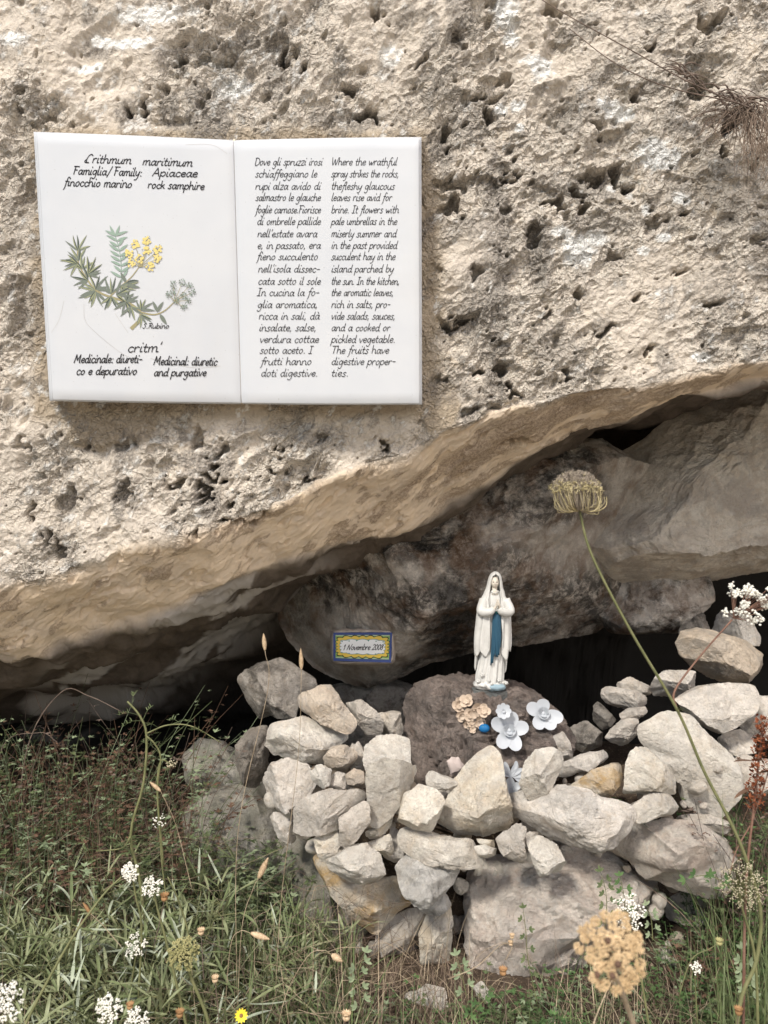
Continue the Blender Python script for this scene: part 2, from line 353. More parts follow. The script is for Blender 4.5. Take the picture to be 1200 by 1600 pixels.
band = sst(1.3, .5, np.hypot((PX-760)/190., (PY-(1110-.53*PX))/26.))     # water stain along the right hand underside
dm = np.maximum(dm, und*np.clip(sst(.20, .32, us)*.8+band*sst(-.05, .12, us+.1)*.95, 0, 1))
# white patches of the dark recess
wr = rec*sst(-.02, .10, fbm(uu, 11, 4, 151))*sst(1.3, .5, np.hypot((PX-230)/260., (PY-(1150-.55*PX))/75.))
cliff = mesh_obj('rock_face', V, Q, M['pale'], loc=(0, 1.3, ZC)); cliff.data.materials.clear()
def put_attr(o, name, vals):
    a = o.data.attributes.new(name, 'FLOAT', 'POINT'); a.data.foreach_set('value', vals.astype(np.float32))
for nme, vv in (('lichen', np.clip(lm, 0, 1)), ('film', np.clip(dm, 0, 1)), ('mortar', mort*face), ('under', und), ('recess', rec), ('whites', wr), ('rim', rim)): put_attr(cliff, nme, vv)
tag(cliff, 'huge pitted limestone face overhanging the little cave', kind='structure')
t = NT('pitted_limestone'); o = t.obj(False)
n1 = t.noise(o, 6, 5, .6, .3); col = t.mix(t.ramp(n1, (.3, 0.), (.7, 1.)), (.63, .56, .47), (.55, .495, .425))
col = t.mix(t.math('MULTIPLY', t.ramp(t.noise(o, 28, 6, .7, .5), (.5, 0.), (.72, 1.)), .5), col, (.68, .62, .53))
col = t.mix(t.math('MULTIPLY', t.ramp(t.noise(o, 11, 5, .7, .5), (.58, 0.), (.72, 1.)), .4), col, (.58, .46, .30))
col = t.mix(t.math('MULTIPLY', t.ramp(t.noise(o, 90, 6, .8), (.46, 0.), (.62, 1.)), .5), col, (.36, .32, .28))
wpn = t.n('TexNoise', Vector=o, Scale=45., Detail=3.); wps = t.n('VectorMath', _operation='SCALE'); t.put(wps.inputs[0], wpn.outputs['Color']); wps.inputs['Scale'].default_value = .016
wpo = t.n('VectorMath', _operation='ADD'); t.put(wpo.inputs[0], o); t.put(wpo.inputs[1], wps.outputs[0])
def comb(sc): return t.n('TexVoronoi', _feature='DISTANCE_TO_EDGE', Vector=wpo.outputs[0], Scale=sc).outputs['Distance']
cA, cB, cC = comb(75.), comb(150.), comb(38.)
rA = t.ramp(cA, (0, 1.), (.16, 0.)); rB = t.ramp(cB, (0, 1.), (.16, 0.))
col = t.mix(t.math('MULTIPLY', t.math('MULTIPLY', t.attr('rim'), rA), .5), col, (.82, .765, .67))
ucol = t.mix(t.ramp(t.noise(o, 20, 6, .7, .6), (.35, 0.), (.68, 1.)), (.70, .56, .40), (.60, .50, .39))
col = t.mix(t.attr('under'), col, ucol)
hollow = t.ramp(t.n('SeparateXYZ', Vector=o).outputs[1], (.60, 0.), (.95, 1.))  # depth mask that paints the cave's darkness into the rock colour
recess_shade_col = t.mix(t.ramp(t.noise(o, 15, 6, .7, .6), (.35, 0.), (.68, 1.)), (.075, .06, .045), (.15, .12, .095)); recess_shade_col = t.mix(hollow, recess_shade_col, (.02, .018, .016)); col = t.mix(t.attr('recess'), col, recess_shade_col)  # recess colour kept near black to stand in for shade
col = t.mix(t.math('MULTIPLY', t.attr('whites'), .8), col, (.55, .52, .48))
mcol = t.mix(t.noise(o, 30, 6, .75), (.27, .215, .15), (.52, .44, .335)); col = t.mix(t.math('MULTIPLY', t.attr('mortar'), .92), col, mcol)
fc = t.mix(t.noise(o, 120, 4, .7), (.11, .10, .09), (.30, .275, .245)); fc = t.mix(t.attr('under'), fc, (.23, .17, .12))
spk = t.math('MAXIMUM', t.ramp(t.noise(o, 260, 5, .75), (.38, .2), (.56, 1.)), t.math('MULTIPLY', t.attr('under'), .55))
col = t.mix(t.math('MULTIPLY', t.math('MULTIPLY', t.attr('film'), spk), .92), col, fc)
lk = t.ramp(t.noise(o, 240, 4, .7), (.34, .25), (.46, 1.)); col = t.mix(t.math('MULTIPLY', t.attr('lichen'), lk), col, (.80, .80, .77))
g_ = t.attr('rim'); vary = t.ramp(t.noise(o, 22, 3, .6), (.35, .25), (.65, 1.))
hA = t.math('MULTIPLY', t.ramp(cA, (.0, 1.), (.22, 0.)), vary); hB = t.math('MULTIPLY', t.ramp(cB, (.0, 1.), (.25, 0.)), .4); hC = t.math('MULTIPLY', t.ramp(cC, (.0, 1.), (.2, 0.)), .8)
hh = t.math('MULTIPLY', t.math('ADD', t.math('ADD', hA, hB), hC), g_)
b0 = t.bump(hh, 1., .006)
b1 = t.bump(t.noise(o, 170, 9, .8, .1), .6, .0035, b0); b2 = t.bump(t.noise(o, 500, 4, .7), .5, .0012, b1)
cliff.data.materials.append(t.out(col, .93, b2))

# ---------------- ground, unseen path that bounces light ----------------
gx = np.linspace(-4, 4, 161); gy = np.concatenate([np.linspace(-9, .6, 60)[:-1], np.linspace(.6, 2.9, 110)])
GX, GY = np.meshgrid(gx, gy)
def gz(x, y): return ZC+np.interp(y, [-9, -.3, .42, .8, 1.22, 1.6, 2.0, 2.9], [-1.42, -1.4, -1.32, -1.0, -.83, -.76, -.74, -.74])
gp = np.stack([GX.ravel(), GY.ravel()], 1)
GZ = gz(GX.ravel(), GY.ravel())+sst(.42, .8, GY.ravel())*(fbm(gp, 5, 4, 301)*.03+fbm(gp, 30, 3, 305)*.008)
gi = np.arange(GX.size).reshape(GX.shape); GQ = np.stack([gi[:-1, :-1], gi[:-1, 1:], gi[1:, 1:], gi[1:, :-1]], -1).reshape(-1, 4)
t = NT('dry_soil'); o = t.obj(False)
c = t.mix(t.ramp(t.noise(o, 12, 6, .7), (.35, 0.), (.65, 1.)), (.05, .035, .025), (.115, .085, .06))
c = t.mix(t.ramp(t.noise(o, 130, 5, .7), (.55, 0.), (.65, 1.)), c, (.24, .18, .12))
M['soil'] = t.out(c, .95, t.bump(t.noise(o, 90, 8, .75), .9, .008))
ground = tag(mesh_obj('ground', np.stack([GX.ravel(), GY.ravel(), GZ], 1), GQ, M['soil']), kind='structure')
t = NT('pale_bounce_gravel'); o = t.obj(False)
c = t.mix(t.noise(o, 60, 6, .8), (.50, .44, .36), (.68, .61, .51)); M['gravel'] = t.out(c, .95, t.bump(t.noise(o, 80, 6, .8), .8, .01))
px_, py_ = np.meshgrid(np.linspace(-4, 4, 41), np.linspace(-9, .42, 61)); pz_ = gz(px_.ravel(), py_.ravel())+.006  # unseen; brought near the wall and paled to bounce light under the overhang
pi_ = np.arange(px_.size).reshape(px_.shape)
tag(mesh_obj('path', np.stack([px_.ravel(), py_.ravel(), pz_], 1), np.stack([pi_[:-1, :-1], pi_[:-1, 1:], pi_[1:, 1:], pi_[1:, :-1]], -1).reshape(-1, 4), M['gravel']), kind='structure')

# ---------------- stones ----------------
R2 = (340, 860, 1/2.1429); R3 = (800, 860, 1/3.); R4 = (340, 1140, 1/2.1429); R5 = (700, 1200, 1/2.4); P0 = (0, 0, 1); Z4 = (400, 1100, .25)
def stone(name, label, reg, pts, d, mat, cat='stone', thick=.75, e=.62, seed=1, cuts=9, sub=5, nz=.05, group=None, cutd=(.40, .70), fr=1., warp=0):
    pts = np.array(pts, float)*reg[2]+np.array(reg[:2])
    if math.sqrt(np.ptp(pts[:, 0])*np.ptp(pts[:, 1])) < 42: sub = min(sub, 4)
    x, y = pts[:, 0], pts[:, 1]; x2, y2 = np.roll(x, -1), np.roll(y, -1); cr_ = x*y2-x2*y; A = cr_.sum()/2
    cx, cy = ((x+x2)*cr_).sum()/(6*A), ((y+y2)*cr_).sum()/(6*A)
    th = np.linspace(-math.pi, math.pi, 361); R = np.zeros(361)
    for k, a in enumerate(th):
        dx, dy_ = math.cos(a), -math.sin(a); best = 0
        den = dx*(y2-y)-dy_*(x2-x); den = np.where(np.abs(den) < 1e-9, 1e-9, den)
        tt = ((x-cx)*(y2-y)-(y-cy)*(x2-x))/den; ss = ((x-cx)*dy_-(y-cy)*dx)/den
        ok = (tt > 0) & (ss >= -1e-6) & (ss <= 1+1e-6)
        R[k] = tt[ok].max() if ok.any() else 5
    R = np.convolve(np.concatenate([R[-4:-1], R, R[1:4]]), np.ones(5)/5, 'same')[3:-3]
    s = d/F; mean = math.sqrt(abs(A)/math.pi)*s; T = mean*thick
    Vn, Fn = ico(sub)
    tht = np.arctan2(Vn[:, 2], Vn[:, 0]); rho = np.hypot(Vn[:, 0], Vn[:, 2])
    rr = np.interp(tht, th, R)*s*(rho**e)
    q = np.stack([rr*np.cos(tht), T*np.sign(Vn[:, 1])*np.abs(Vn[:, 1])**.85, rr*np.sin(tht)], 1)
    g = np.random.default_rng(seed*131+7)
    ax = np.array([np.ptp(q[:, 0])/2, T, np.ptp(q[:, 2])/2])
    for k in range(cuts):
        n = np.array([g.normal(0, .9), -abs(g.normal(.75, .35)), g.normal(0, .9)])
        if k % 4 == 3: n[1] *= -1
        n /= np.linalg.norm(n); sup = (q@n).max(); c = g.uniform(*cutd)*sup
        over = np.maximum(0, q@n-c); q = q-over[:, None]*n[None]*(1 if abs(n[1]) > .35 else .3)
    ta = np.arctan2(q[:, 2], q[:, 0]); ra = np.hypot(q[:, 0], q[:, 2]); nb = 72
    bi = ((ta+math.pi)/(2*math.pi)*nb).astype(int) % nb; mx = np.zeros(nb); np.maximum.at(mx, bi, ra)
    tb = (np.arange(nb)+.5)/nb*2*math.pi-math.pi; want = np.interp(tb, th, R)*s*1.03
    k_ = np.clip(want/np.maximum(mx, 1e-6), .9, 1.8); k3 = np.concatenate([k_, k_, k_]); k3 = np.convolve(k3, [.25, .5, .25], 'same')
    kk = np.interp(ta, np.concatenate([tb-2*math.pi, tb, tb+2*math.pi]), k3); q[:, 0] *= kk; q[:, 2] *= kk
    off = g.uniform(-50, 50, 3); L = 1/mean*fr
    qn = q/(np.linalg.norm(q, axis=1, keepdims=True)+1e-9)
    w3 = q+off+np.stack([fbm(q+off, 1.5*L, 2, seed+k) for k in (31, 32, 33)], 1)*mean*(.10 if sub > 5 else .16)
    tl = g.normal(0, 1, 3); tl /= np.linalg.norm(tl); lay = (w3@tl)/mean*g.uniform(3.5, 6); lay = np.abs((lay % 1)-.5)*2
    disp = fbm(q+off, .9*L, 3, seed)*nz*1.2+ridge(w3, 1.9*L, 4, seed+9)*nz*1.5+fbm(q+off, 6*L, 5, seed+5, .7)*nz*1.3+lay**3*nz*(-.9 if sub < 6 else -.15)
    rim = np.clip(np.abs(qn[:, 1])*1.2+.25, 0, 1)
    q = q+qn*(disp*mean*rim)[:, None]
    c = P(cx, cy, d)
    return tag(mesh_obj(name, q+c, Fn, M[mat] if isinstance(mat, str) else mat, loc=c, sharp=24 if sub < 6 else 18), label, cat, group)
BV = {}
def hit(o, px, py):
    """first point of o along the photograph's ray"""
    if o.name not in BV:
        me = o.data; l = np.array(o.location); v = [Vector(np.array(x.co)+l) for x in me.vertices]
        BV[o.name] = BVHTree.FromPolygons(v, [p.vertices[:] for p in me.polygons])
    d = Vector(P(px, py, 1.)-np.array([0, 0, ZC])).normalized()
    r = BV[o.name].ray_cast(Vector((0, 0, ZC)), d)
    return (np.array(r[0]), np.array(r[1])) if r[0] is not None else (None, None)

SG = 'stones heaped as a rough low wall before the cave'
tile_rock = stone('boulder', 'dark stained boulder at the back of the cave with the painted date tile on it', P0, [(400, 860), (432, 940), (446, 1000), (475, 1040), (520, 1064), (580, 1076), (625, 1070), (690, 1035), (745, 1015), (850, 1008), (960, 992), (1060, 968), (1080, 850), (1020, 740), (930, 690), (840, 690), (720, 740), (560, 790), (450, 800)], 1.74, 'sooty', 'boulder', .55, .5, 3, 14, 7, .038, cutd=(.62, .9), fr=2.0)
big_right = stone('boulder', 'large pale tan boulder leaning under the right end of the overhang', P0, [(1005, 690), (940, 725), (900, 790), (900, 850), (960, 905), (1050, 935), (1110, 915), (1200, 890), (1330, 850), (1420, 700), (1300, 592), (1150, 612), (1060, 648)], 1.75, 'bigr', 'boulder', .6, .55, 9, 13, 7, .030, cutd=(.6, .88), fr=2.0)
stone('boulder', 'rust brown rock with a white patch low under the right boulder', P0, [(940, 880), (1010, 850), (1090, 880), (1110, 930), (1060, 985), (960, 990), (925, 950)], 1.80, M['sooty'], 'boulder', .8, .6, 12, 4, 5, .05)
_l = np.array(tile_rock.location); _v = np.empty(len(tile_rock.data.vertices)*3, np.float32); tile_rock.data.vertices.foreach_get('co', _v); _v = _v.reshape(-1, 3)+_l
_px = 600+_v[:, 0]*F/_v[:, 1]; _py = 800-(_v[:, 2]-ZC)*F/_v[:, 1]; _n = fbm(_v, 12, 4, 400)*.5
cl = np.zeros(len(_px))
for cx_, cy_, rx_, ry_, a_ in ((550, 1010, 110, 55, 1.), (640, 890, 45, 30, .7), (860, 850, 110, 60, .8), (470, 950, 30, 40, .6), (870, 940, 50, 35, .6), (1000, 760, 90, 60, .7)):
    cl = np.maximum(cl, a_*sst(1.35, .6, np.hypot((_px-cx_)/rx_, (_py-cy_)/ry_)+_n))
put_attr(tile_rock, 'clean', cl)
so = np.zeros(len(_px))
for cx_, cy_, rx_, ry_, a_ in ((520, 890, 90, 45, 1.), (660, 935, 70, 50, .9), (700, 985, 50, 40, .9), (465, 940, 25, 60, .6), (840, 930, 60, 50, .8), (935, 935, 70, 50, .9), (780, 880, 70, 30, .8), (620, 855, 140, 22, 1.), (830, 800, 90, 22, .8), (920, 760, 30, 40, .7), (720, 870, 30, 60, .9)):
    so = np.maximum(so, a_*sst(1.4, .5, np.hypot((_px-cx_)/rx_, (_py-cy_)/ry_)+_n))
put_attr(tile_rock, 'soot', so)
pedestal = stone('boulder', 'brown rounded rock on which the statue stands', P0, [(636, 1100), (650, 1072), (690, 1062), (740, 1072), (800, 1070), (840, 1088), (872, 1115), (890, 1150), (870, 1190), (830, 1220), (740, 1240), (660, 1225), (640, 1160)], 1.56, 'brown', 'boulder', .95, .62, 21, 8, 6, .075, cutd=(.72, .92), fr=2.2)
base_pink = stone('boulder', 'big pinkish boulder at the foot of the wall, centre right', R5, [(60, 560), (72, 430), (150, 345), (330, 330), (440, 300), (600, 320), (700, 400), (790, 455), (800, 560), (620, 640), (540, 800), (450, 860), (310, 885), (250, 825), (110, 785), (75, 690)], 1.44, 'pink', 'boulder', .7, .5, 31, 11, 6, .055, cutd=(.6, .86), fr=1.8)
base_left = stone('boulder', 'large smooth grey boulder behind the grass at left', P0, [(292, 1262), (330, 1238), (400, 1228), (440, 1270), (455, 1340), (450, 1420), (390, 1440), (330, 1420), (300, 1350)], 1.60, 'mossy', 'boulder', .8, .55, 33, 4, 6, .03, cutd=(.75, .92))
stone('boulder', 'low grey boulder under the left stones, half hidden by dry grass', P0, [(425, 1300), (490, 1320), (520, 1400), (600, 1470), (650, 1500), (640, 1580), (540, 1570), (470, 1500), (425, 1420)], 1.50, 'mossy', 'boulder', .7, .55, 35, 5, 6, .035)
stone('boulder', 'mossy grey boulder at left, above the large smooth one', P0, [(283, 1185), (310, 1158), (345, 1160), (385, 1195), (398, 1240), (330, 1250), (290, 1225)], 1.66, 'mossy', 'boulder', .8, .6, 37, 5, 5, .04)
L = [
 ('tall wedge stone standing point down, left of the round stone', R4, [(505,105),(560,88),(620,100),(668,145),(640,220),(590,290),(540,330),(512,325),(503,250),(496,150)], 1.33, 'pale', .7, 41),
 ('squarish stone behind and above the tall wedge stone', R4, [(493,60),(540,34),(600,29),(643,45),(645,110),(600,130),(560,150),(500,140),(486,100)], 1.385, 'pale', .8, 42),
 ('round pale stone between the tall wedge and the pointed stone', R4, [(625,225),(680,192),(735,205),(762,235),(745,290),(720,350),(660,352),(604,315),(612,270)], 1.32, 'cream', .95, 43),
 ('large pointed pyramid stone at the middle of the heap', R4, [(800,195),(860,120),(915,68),(942,75),(962,150),(972,240),(995,325),(985,352),(900,372),(760,378),(718,345),(740,310)], 1.34, 'cream', .6, 44),
 ('small oblong stone above the round pale one', R4, [(697,160),(715,145),(770,160),(808,175),(798,208),(720,203),(698,182)], 1.37, 'pale', .8, 45),
 ('thin ochre sliver under the tall wedge stone', R4, [(492,345),(540,320),(590,285),(582,325),(545,368),(508,372)], 1.345, 'cream', .7, 46),
 ('narrow flake leaning in front of the long grey brown stone', R4, [(405,300),(450,268),(490,238),(508,255),(512,310),(468,370),(428,403),(403,385),(408,330)], 1.31, 'grey', .6, 47),
 ('long slanting grey brown stone, left of the tall wedge', R4, [(250,270),(290,235),(340,212),(470,190),(497,215),(492,250),(410,300),(405,335),(290,360),(250,355)], 1.34, 'grey', .75, 48),
 ('grey column stone at the left end of the heap', R4, [(175,120),(230,105),(300,130),(335,180),(310,212),(250,260),(245,295),(190,295),(160,230),(145,190)], 1.39, 'grey', .9, 49),
 ('small wedge propping the left column stone', R4, [(183,285),(250,290),(250,350),(243,392),(212,392),(192,340)], 1.39, 'grey', .7, 50),
 ('small knobbly stone left of two smaller pebbles', R4, [(305,150),(345,123),(380,140),(377,182),(350,197),(315,177)], 1.36, 'pale', .9, 51),
 ('squarish pebble between the knobbly stone and the round pebble', R4, [(373,160),(400,143),(430,153),(430,196),(400,205),(373,197)], 1.375, 'grey', .9, 52),
 ('round pebble touching the tall wedge stone at its left', R4, [(425,155),(455,133),(488,145),(500,182),(490,193),(440,196)], 1.37, 'tan', .9, 53),
 ('brown egg shaped stone above the small pebbles', R2, [(355,695),(380,665),(430,655),(466,680),(466,702),(430,737),(388,747),(355,722)], 1.39, 'tan', .95, 54),
 ('broad smooth slab stone below the dark left boulder', R2, [(158,640),(175,582),(280,565),(330,578),(420,608),(445,640),(378,668),(352,712),(260,706),(180,692)], 1.43, 'pale', .75, 55),
 ('dark weathered boulder topping the left of the heap', R2, [(45,450),(80,410),(140,385),(205,362),(245,385),(325,438),(330,470),(272,500),(265,550),(180,562),(120,582),(66,580),(48,520)], 1.50, 'dark', .8, 56),
 ('brown angular stone leaning right of the dark weathered boulder', R2, [(262,500),(290,480),(350,455),(378,460),(432,530),(496,602),(488,620),(400,594),(340,577),(278,547)], 1.44, 'tan', .7, 57),
 ('dark crusted stone low at the left edge of the heap', R2, [(58,655),(108,602),(160,593),(168,640),(160,755),(132,805),(88,782),(60,722)], 1.47, 'dark', .9, 58),
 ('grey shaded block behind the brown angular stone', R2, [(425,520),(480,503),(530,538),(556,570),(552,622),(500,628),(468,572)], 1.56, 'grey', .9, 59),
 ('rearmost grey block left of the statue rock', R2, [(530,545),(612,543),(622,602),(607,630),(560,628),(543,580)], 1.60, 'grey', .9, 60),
 ('small dark stone wedged behind the egg shaped stone', R2, [(430,690),(470,640),(497,680),(495,760),(450,745)], 1.42, 'grey', .9, 61),
 ('long flat stone below the pyramid stone', R4, [(607,345),(650,338),(700,350),(760,368),(850,368),(868,400),(912,462),(882,492),(810,457),(720,447),(640,422),(606,390)], 1.33, 'pale', .6, 62),
 ('wide white topped slab under the slanting stones at left', R4, [(358,452),(440,398),(500,388),(560,428),(592,460),(587,500),(510,530),(440,517),(368,492)], 1.30, 'pale', .6, 63),
 ('brownish wedge under the narrow flake', R4, [(318,368),(400,338),(417,400),(500,395),(430,440),(345,440)], 1.335, 'cream', .7, 64),
 ('small upright block left of the long flat stone', R4, [(560,390),(582,335),(606,345),(622,400),(625,440),(590,450),(555,430)], 1.36, 'grey', .8, 65),
 ('smooth block filling between slab and tall wedge', R4, [(495,385),(540,365),(580,345),(590,400),(585,450),(540,420)], 1.345, 'cream', .8, 66),
 ('white sponge like stone with black stains', R4, [(588,440),(640,423),(720,448),(822,480),(800,522),(760,558),(680,592),(660,582),(618,542),(598,500)], 1.31, 'spongy', .7, 67),
 ('big sloping stone with an ochre face below the white slab', R4, [(310,425),(342,425),(380,485),(500,520),(600,510),(660,590),(600,622),(522,697),(470,652),(420,592),(340,502),(312,462)], 1.37, 'ochre', .6, 68),
 ('triangular block tucked under the ochre faced stone', R4, [(530,685),(600,620),(655,600),(703,625),(692,680),(652,765),(600,805),(555,745)], 1.40, 'grey', .8, 69),
 ('upright column stone left of the pink boulder', R4, [(676,700),(702,640),(742,612),(782,590),(785,700),(775,800),(735,815),(680,792)], 1.37, 'cream', .8, 70),
 ('knobbly stone resting on the upright column stone', R4, [(660,590),(762,552),(784,590),(742,618),(702,628),(680,612)], 1.345, 'spongy', .8, 71),
 ('little grey stone in the gap beside the pink boulder', R4, [(772,690),(790,640),(832,628),(845,650),(843,712),(810,720),(780,707)], 1.45, 'grey', .9, 72),
 ('upright curved stone under the right foot of the pyramid', R4, [(933,370),(1000,323),(1037,318),(1022,370),(1032,420),(1027,459),(980,447),(948,410)], 1.31, 'grey', .7, 73),
 ('angular white stone standing on the pink boulder', R4, [(1033,366),(1090,370),(1140,393),(1170,450),(1152,482),(1080,497),(1050,430)], 1.31, 'pale', .7, 74),
 ('smooth white pebble under the pyramid stone', R4, [(860,398),(895,388),(937,405),(932,430),(900,436),(872,425)], 1.32, 'pale', .9, 75),
 ('flat chip pinched under the pyramid stone', R4, [(866,368),(926,370),(928,398),(890,397)], 1.33, 'cream', .9, 76),
 ('dark chip between the curved stone and the angular white stone', R4, [(1013,370),(1045,345),(1078,347),(1077,372),(1037,388),(1037,425),(1020,417)], 1.34, 'grey', .9, 77),
 ('long smooth boat shaped stone right of the pyramid', R5, [(232,150),(262,112),(350,98),(420,83),(520,88),(562,108),(692,133),(699,172),(670,242),(602,292),(540,302),(400,280),(290,222),(238,185)], 1.33, 'grey', .6, 78),
 ('rough grey stone standing on the boat shaped stone', R3, [(33,1092),(70,1010),(120,950),(190,938),(242,958),(252,1010),(222,1072),(160,1182),(115,1203),(68,1162),(58,1132)], 1.33, 'pale', .85, 79),
 ('flat grey slab behind the ochre chipped stone', R3, [(198,1115),(250,998),(370,948),(432,943),(458,970),(445,1005),(330,1035),(250,1095)], 1.39, 'grey', .6, 80),
 ('ochre chipped stone between slab and pale block', R3, [(258,1112),(310,1070),(370,1028),(500,1003),(528,1030),(517,1120),(490,1162),(400,1152),(290,1133)], 1.35, 'ochre', .8, 81),
 ('pale triangular block right of the ochre chipped stone', R3, [(518,1142),(528,1000),(543,940),(580,923),(650,943),(702,990),(783,1080),(772,1147),(640,1152)], 1.36, 'cream', .8, 82),
 ('bright white flat stone below the pale triangular block', R3, [(562,1182),(690,1143),(750,1158),(808,1230),(782,1257),(650,1262),(600,1275),(562,1242)], 1.34, 'pale', .7, 83),
 ('big steep slab crossed by the tall flower stalk', R3, [(588,762),(680,703),(780,748),(860,798),(900,850),(980,918),(1042,980),(1082,1070),(1072,1142),(990,1233),(930,1257),(880,1232),(800,1180),(780,1080),(700,985),(650,940),(590,890)], 1.43, 'pale', .55, 84),
 ('smooth grey stone leaning on the big steep slab', R3, [(768,702),(800,675),(880,638),(1000,628),(1132,628),(1157,680),(1132,752),(1050,812),(968,862),(910,822),(845,790)], 1.47, 'grey', .7, 85),
 ('tan boulder high at the right edge of the heap', R3, [(778,440),(820,380),(900,373),(1000,398),(1100,428),(1182,478),(1192,560),(1152,622),(1040,632),(950,602),(870,562),(800,502)], 1.60, 'tan', .75, 86),
 ('oval stone in the mouth of the cave', R3, [(430,660),(460,642),(560,653),(642,690),(647,730),(545,752),(460,732),(432,700)], 1.56, 'grey', .8, 87),
 ('rough stone behind the oval one', R3, [(488,622),(560,598),(650,638),(668,685),(560,690),(500,660)], 1.63, 'grey', .9, 88),
 ('dim angular stone below the oval one', R3, [(433,882),(520,800),(592,778),(592,862),(522,922),(470,905)], 1.50, 'grey', .9, 89),
 ('small block between the dim angular stone and the oval one', R3, [(505,770),(550,745),(640,740),(650,770),(585,800),(520,800)], 1.51, 'grey', .9, 90),
 ('grey block behind the top of the steep slab', R3, [(668,592),(740,565),(850,558),(862,660),(782,695),(690,695),(658,650)], 1.57, 'grey', .9, 91),
 ('small stone right of the statue rock', R3, [(163,880),(240,848),(272,900),(288,978),(230,985),(170,945)], 1.45, 'grey', .9, 92),
 ('dark sooty stone left of the tan boulder', R3, [(775,380),(860,280),(902,288),(948,392),(880,382),(820,402),(790,435)], 1.72, 'dark', .9, 93),
 ('shaded upright stone behind the tan boulder', R3, [(962,400),(990,300),(1100,285),(1152,400),(1142,445),(1020,440)], 1.72, 'grey', .9, 94),
 ('grey stone cut by the right edge, beside the leaning smooth stone', R3, [(1068,810),(1140,740),(1160,690),(1300,700),(1320,830),(1200,880),(1120,870)], 1.52, 'grey', .8, 95),
 ('shaded stone under the leaning smooth stone', R3, [(965,880),(1060,828),(1135,880),(1125,970),(1060,1010),(1000,950)], 1.50, 'grey', .9, 96),
 ('grey stone behind the rust red plant at the right edge', R3, [(1040,1000),(1120,975),(1230,1000),(1260,1100),(1200,1180),(1080,1150)], 1.46, 'grey', .8, 97),
 ('broad triangular stone at lower right', R5, [(624,300),(640,250),(720,222),(840,203),(945,208),(1042,268),(1084,330),(1110,380),(1095,440),(1063,503),(980,493),(870,462),(760,432),(700,377),(624,350)], 1.36, 'pink', .6, 98),
 ('grey stone in the hollow under the broad triangular stone', R5, [(828,512),(900,483),(992,500),(1005,585),(930,620),(828,575)], 1.47, 'grey', .9, 99),
 ('low whitish stone in the grass at bottom centre', R4, [(628,905),(700,858),(762,878),(772,935),(690,955),(630,945)], 1.30, 'pale', .7, 100),
 ('half buried stone under the pink boulder', R5, [(300,850),(410,850),(420,900),(370,925),(310,910)], 1.36, 'tan', .8, 101),
 ('small pale chip in the grass at the foot of the pink boulder', R5, [(95,830),(130,800),(158,840),(150,885),(115,870)], 1.30, 'pale', .5, 102),
 ('dull flat stone in the dry grass at lower left', P0, [(438,1565),(470,1550),(490,1575),(480,1600),(445,1600)], 1.33, 'grey', .6, 103),
 ('dark stone edge under the big steep slab', R3, [(780,1250),(900,1230),(1010,1270),(1040,1340),(930,1330),(800,1290)], 1.42, 'grey', .7, 104),
 ('grey stone bridging behind pyramid and rough grey stone', R4, [(960,230),(1010,190),(1060,200),(1060,260),(990,290)], 1.42, 'grey', .8, 105),
 ('dusky stone filling behind the left column stone', P0, [(440,1215),(480,1190),(510,1210),(500,1245),(450,1250)], 1.46, 'grey', .9, 106),
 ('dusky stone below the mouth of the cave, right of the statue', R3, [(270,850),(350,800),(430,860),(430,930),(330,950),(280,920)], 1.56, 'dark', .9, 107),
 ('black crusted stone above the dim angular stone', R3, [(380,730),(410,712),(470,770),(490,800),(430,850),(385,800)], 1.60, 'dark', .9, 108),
]
for lab, reg, pts, d, mt, th, sd in L:
    stone('stone', lab, reg, pts, d, mt, 'stone', th, .62, sd, 10, 5 if sd not in (44, 78, 84, 98, 68, 85, 86, 55, 56) else 6, .055, SG)
# dim boulder, and a dark mass added behind the heap
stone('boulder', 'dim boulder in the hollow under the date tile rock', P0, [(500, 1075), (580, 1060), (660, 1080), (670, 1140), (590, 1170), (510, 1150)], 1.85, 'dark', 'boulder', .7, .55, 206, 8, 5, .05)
stone('gap_filler', 'dark earth mass added behind the heaped stones to blacken their gaps', P0, [(440, 1210), (560, 1200), (700, 1250), (900, 1230), (1010, 1200), (1080, 1200), (1110, 1280), (1090, 1380), (1000, 1400), (700, 1440), (560, 1420), (470, 1320)], 1.60, M['soil'], 'earth bank', .5, .5, 201, 4, 5, .06)  # added mass; its dark colour stands for shade between the stones

# loose chips and rubble lying deep in the gaps: past counting
mb = MB(); gr_ = np.random.default_rng(77)
for k in range(330):
    px, py = gr_.uniform(425, 1130), gr_.uniform(1190, 1500)
    if py > 1350 and (px < 520 or px > 1060): continue
    if py > 1400 and 720 < px < 1010: continue
    if py < 1235 and 640 < px < 870: continue
    rr = gr_.uniform(6, 17)/F*1.42; Vn, Fn = ico(3); q = Vn*np.array([1, .8, gr_.uniform(.55, .9)])*rr
    for c_ in range(7):
        n = gr_.normal(0, 1, 3); n /= np.linalg.norm(n); q = q-np.maximum(0, q@n-gr_.uniform(.5, .75)*rr)[:, None]*n
    a = gr_.uniform(0, 3.14); q = q@np.array([[math.cos(a), 0, math.sin(a)], [0, 1, 0], [-math.sin(a), 0, math.cos(a)]])
    mb.add(q+P(px, py, gr_.uniform(1.40, 1.47)), Fn.tolist(), int(gr_.integers(0, 3)))
tag(mb.build('rubble', None, mats=[M['grey'], M['pale'], M['tan']]), kind='stuff')
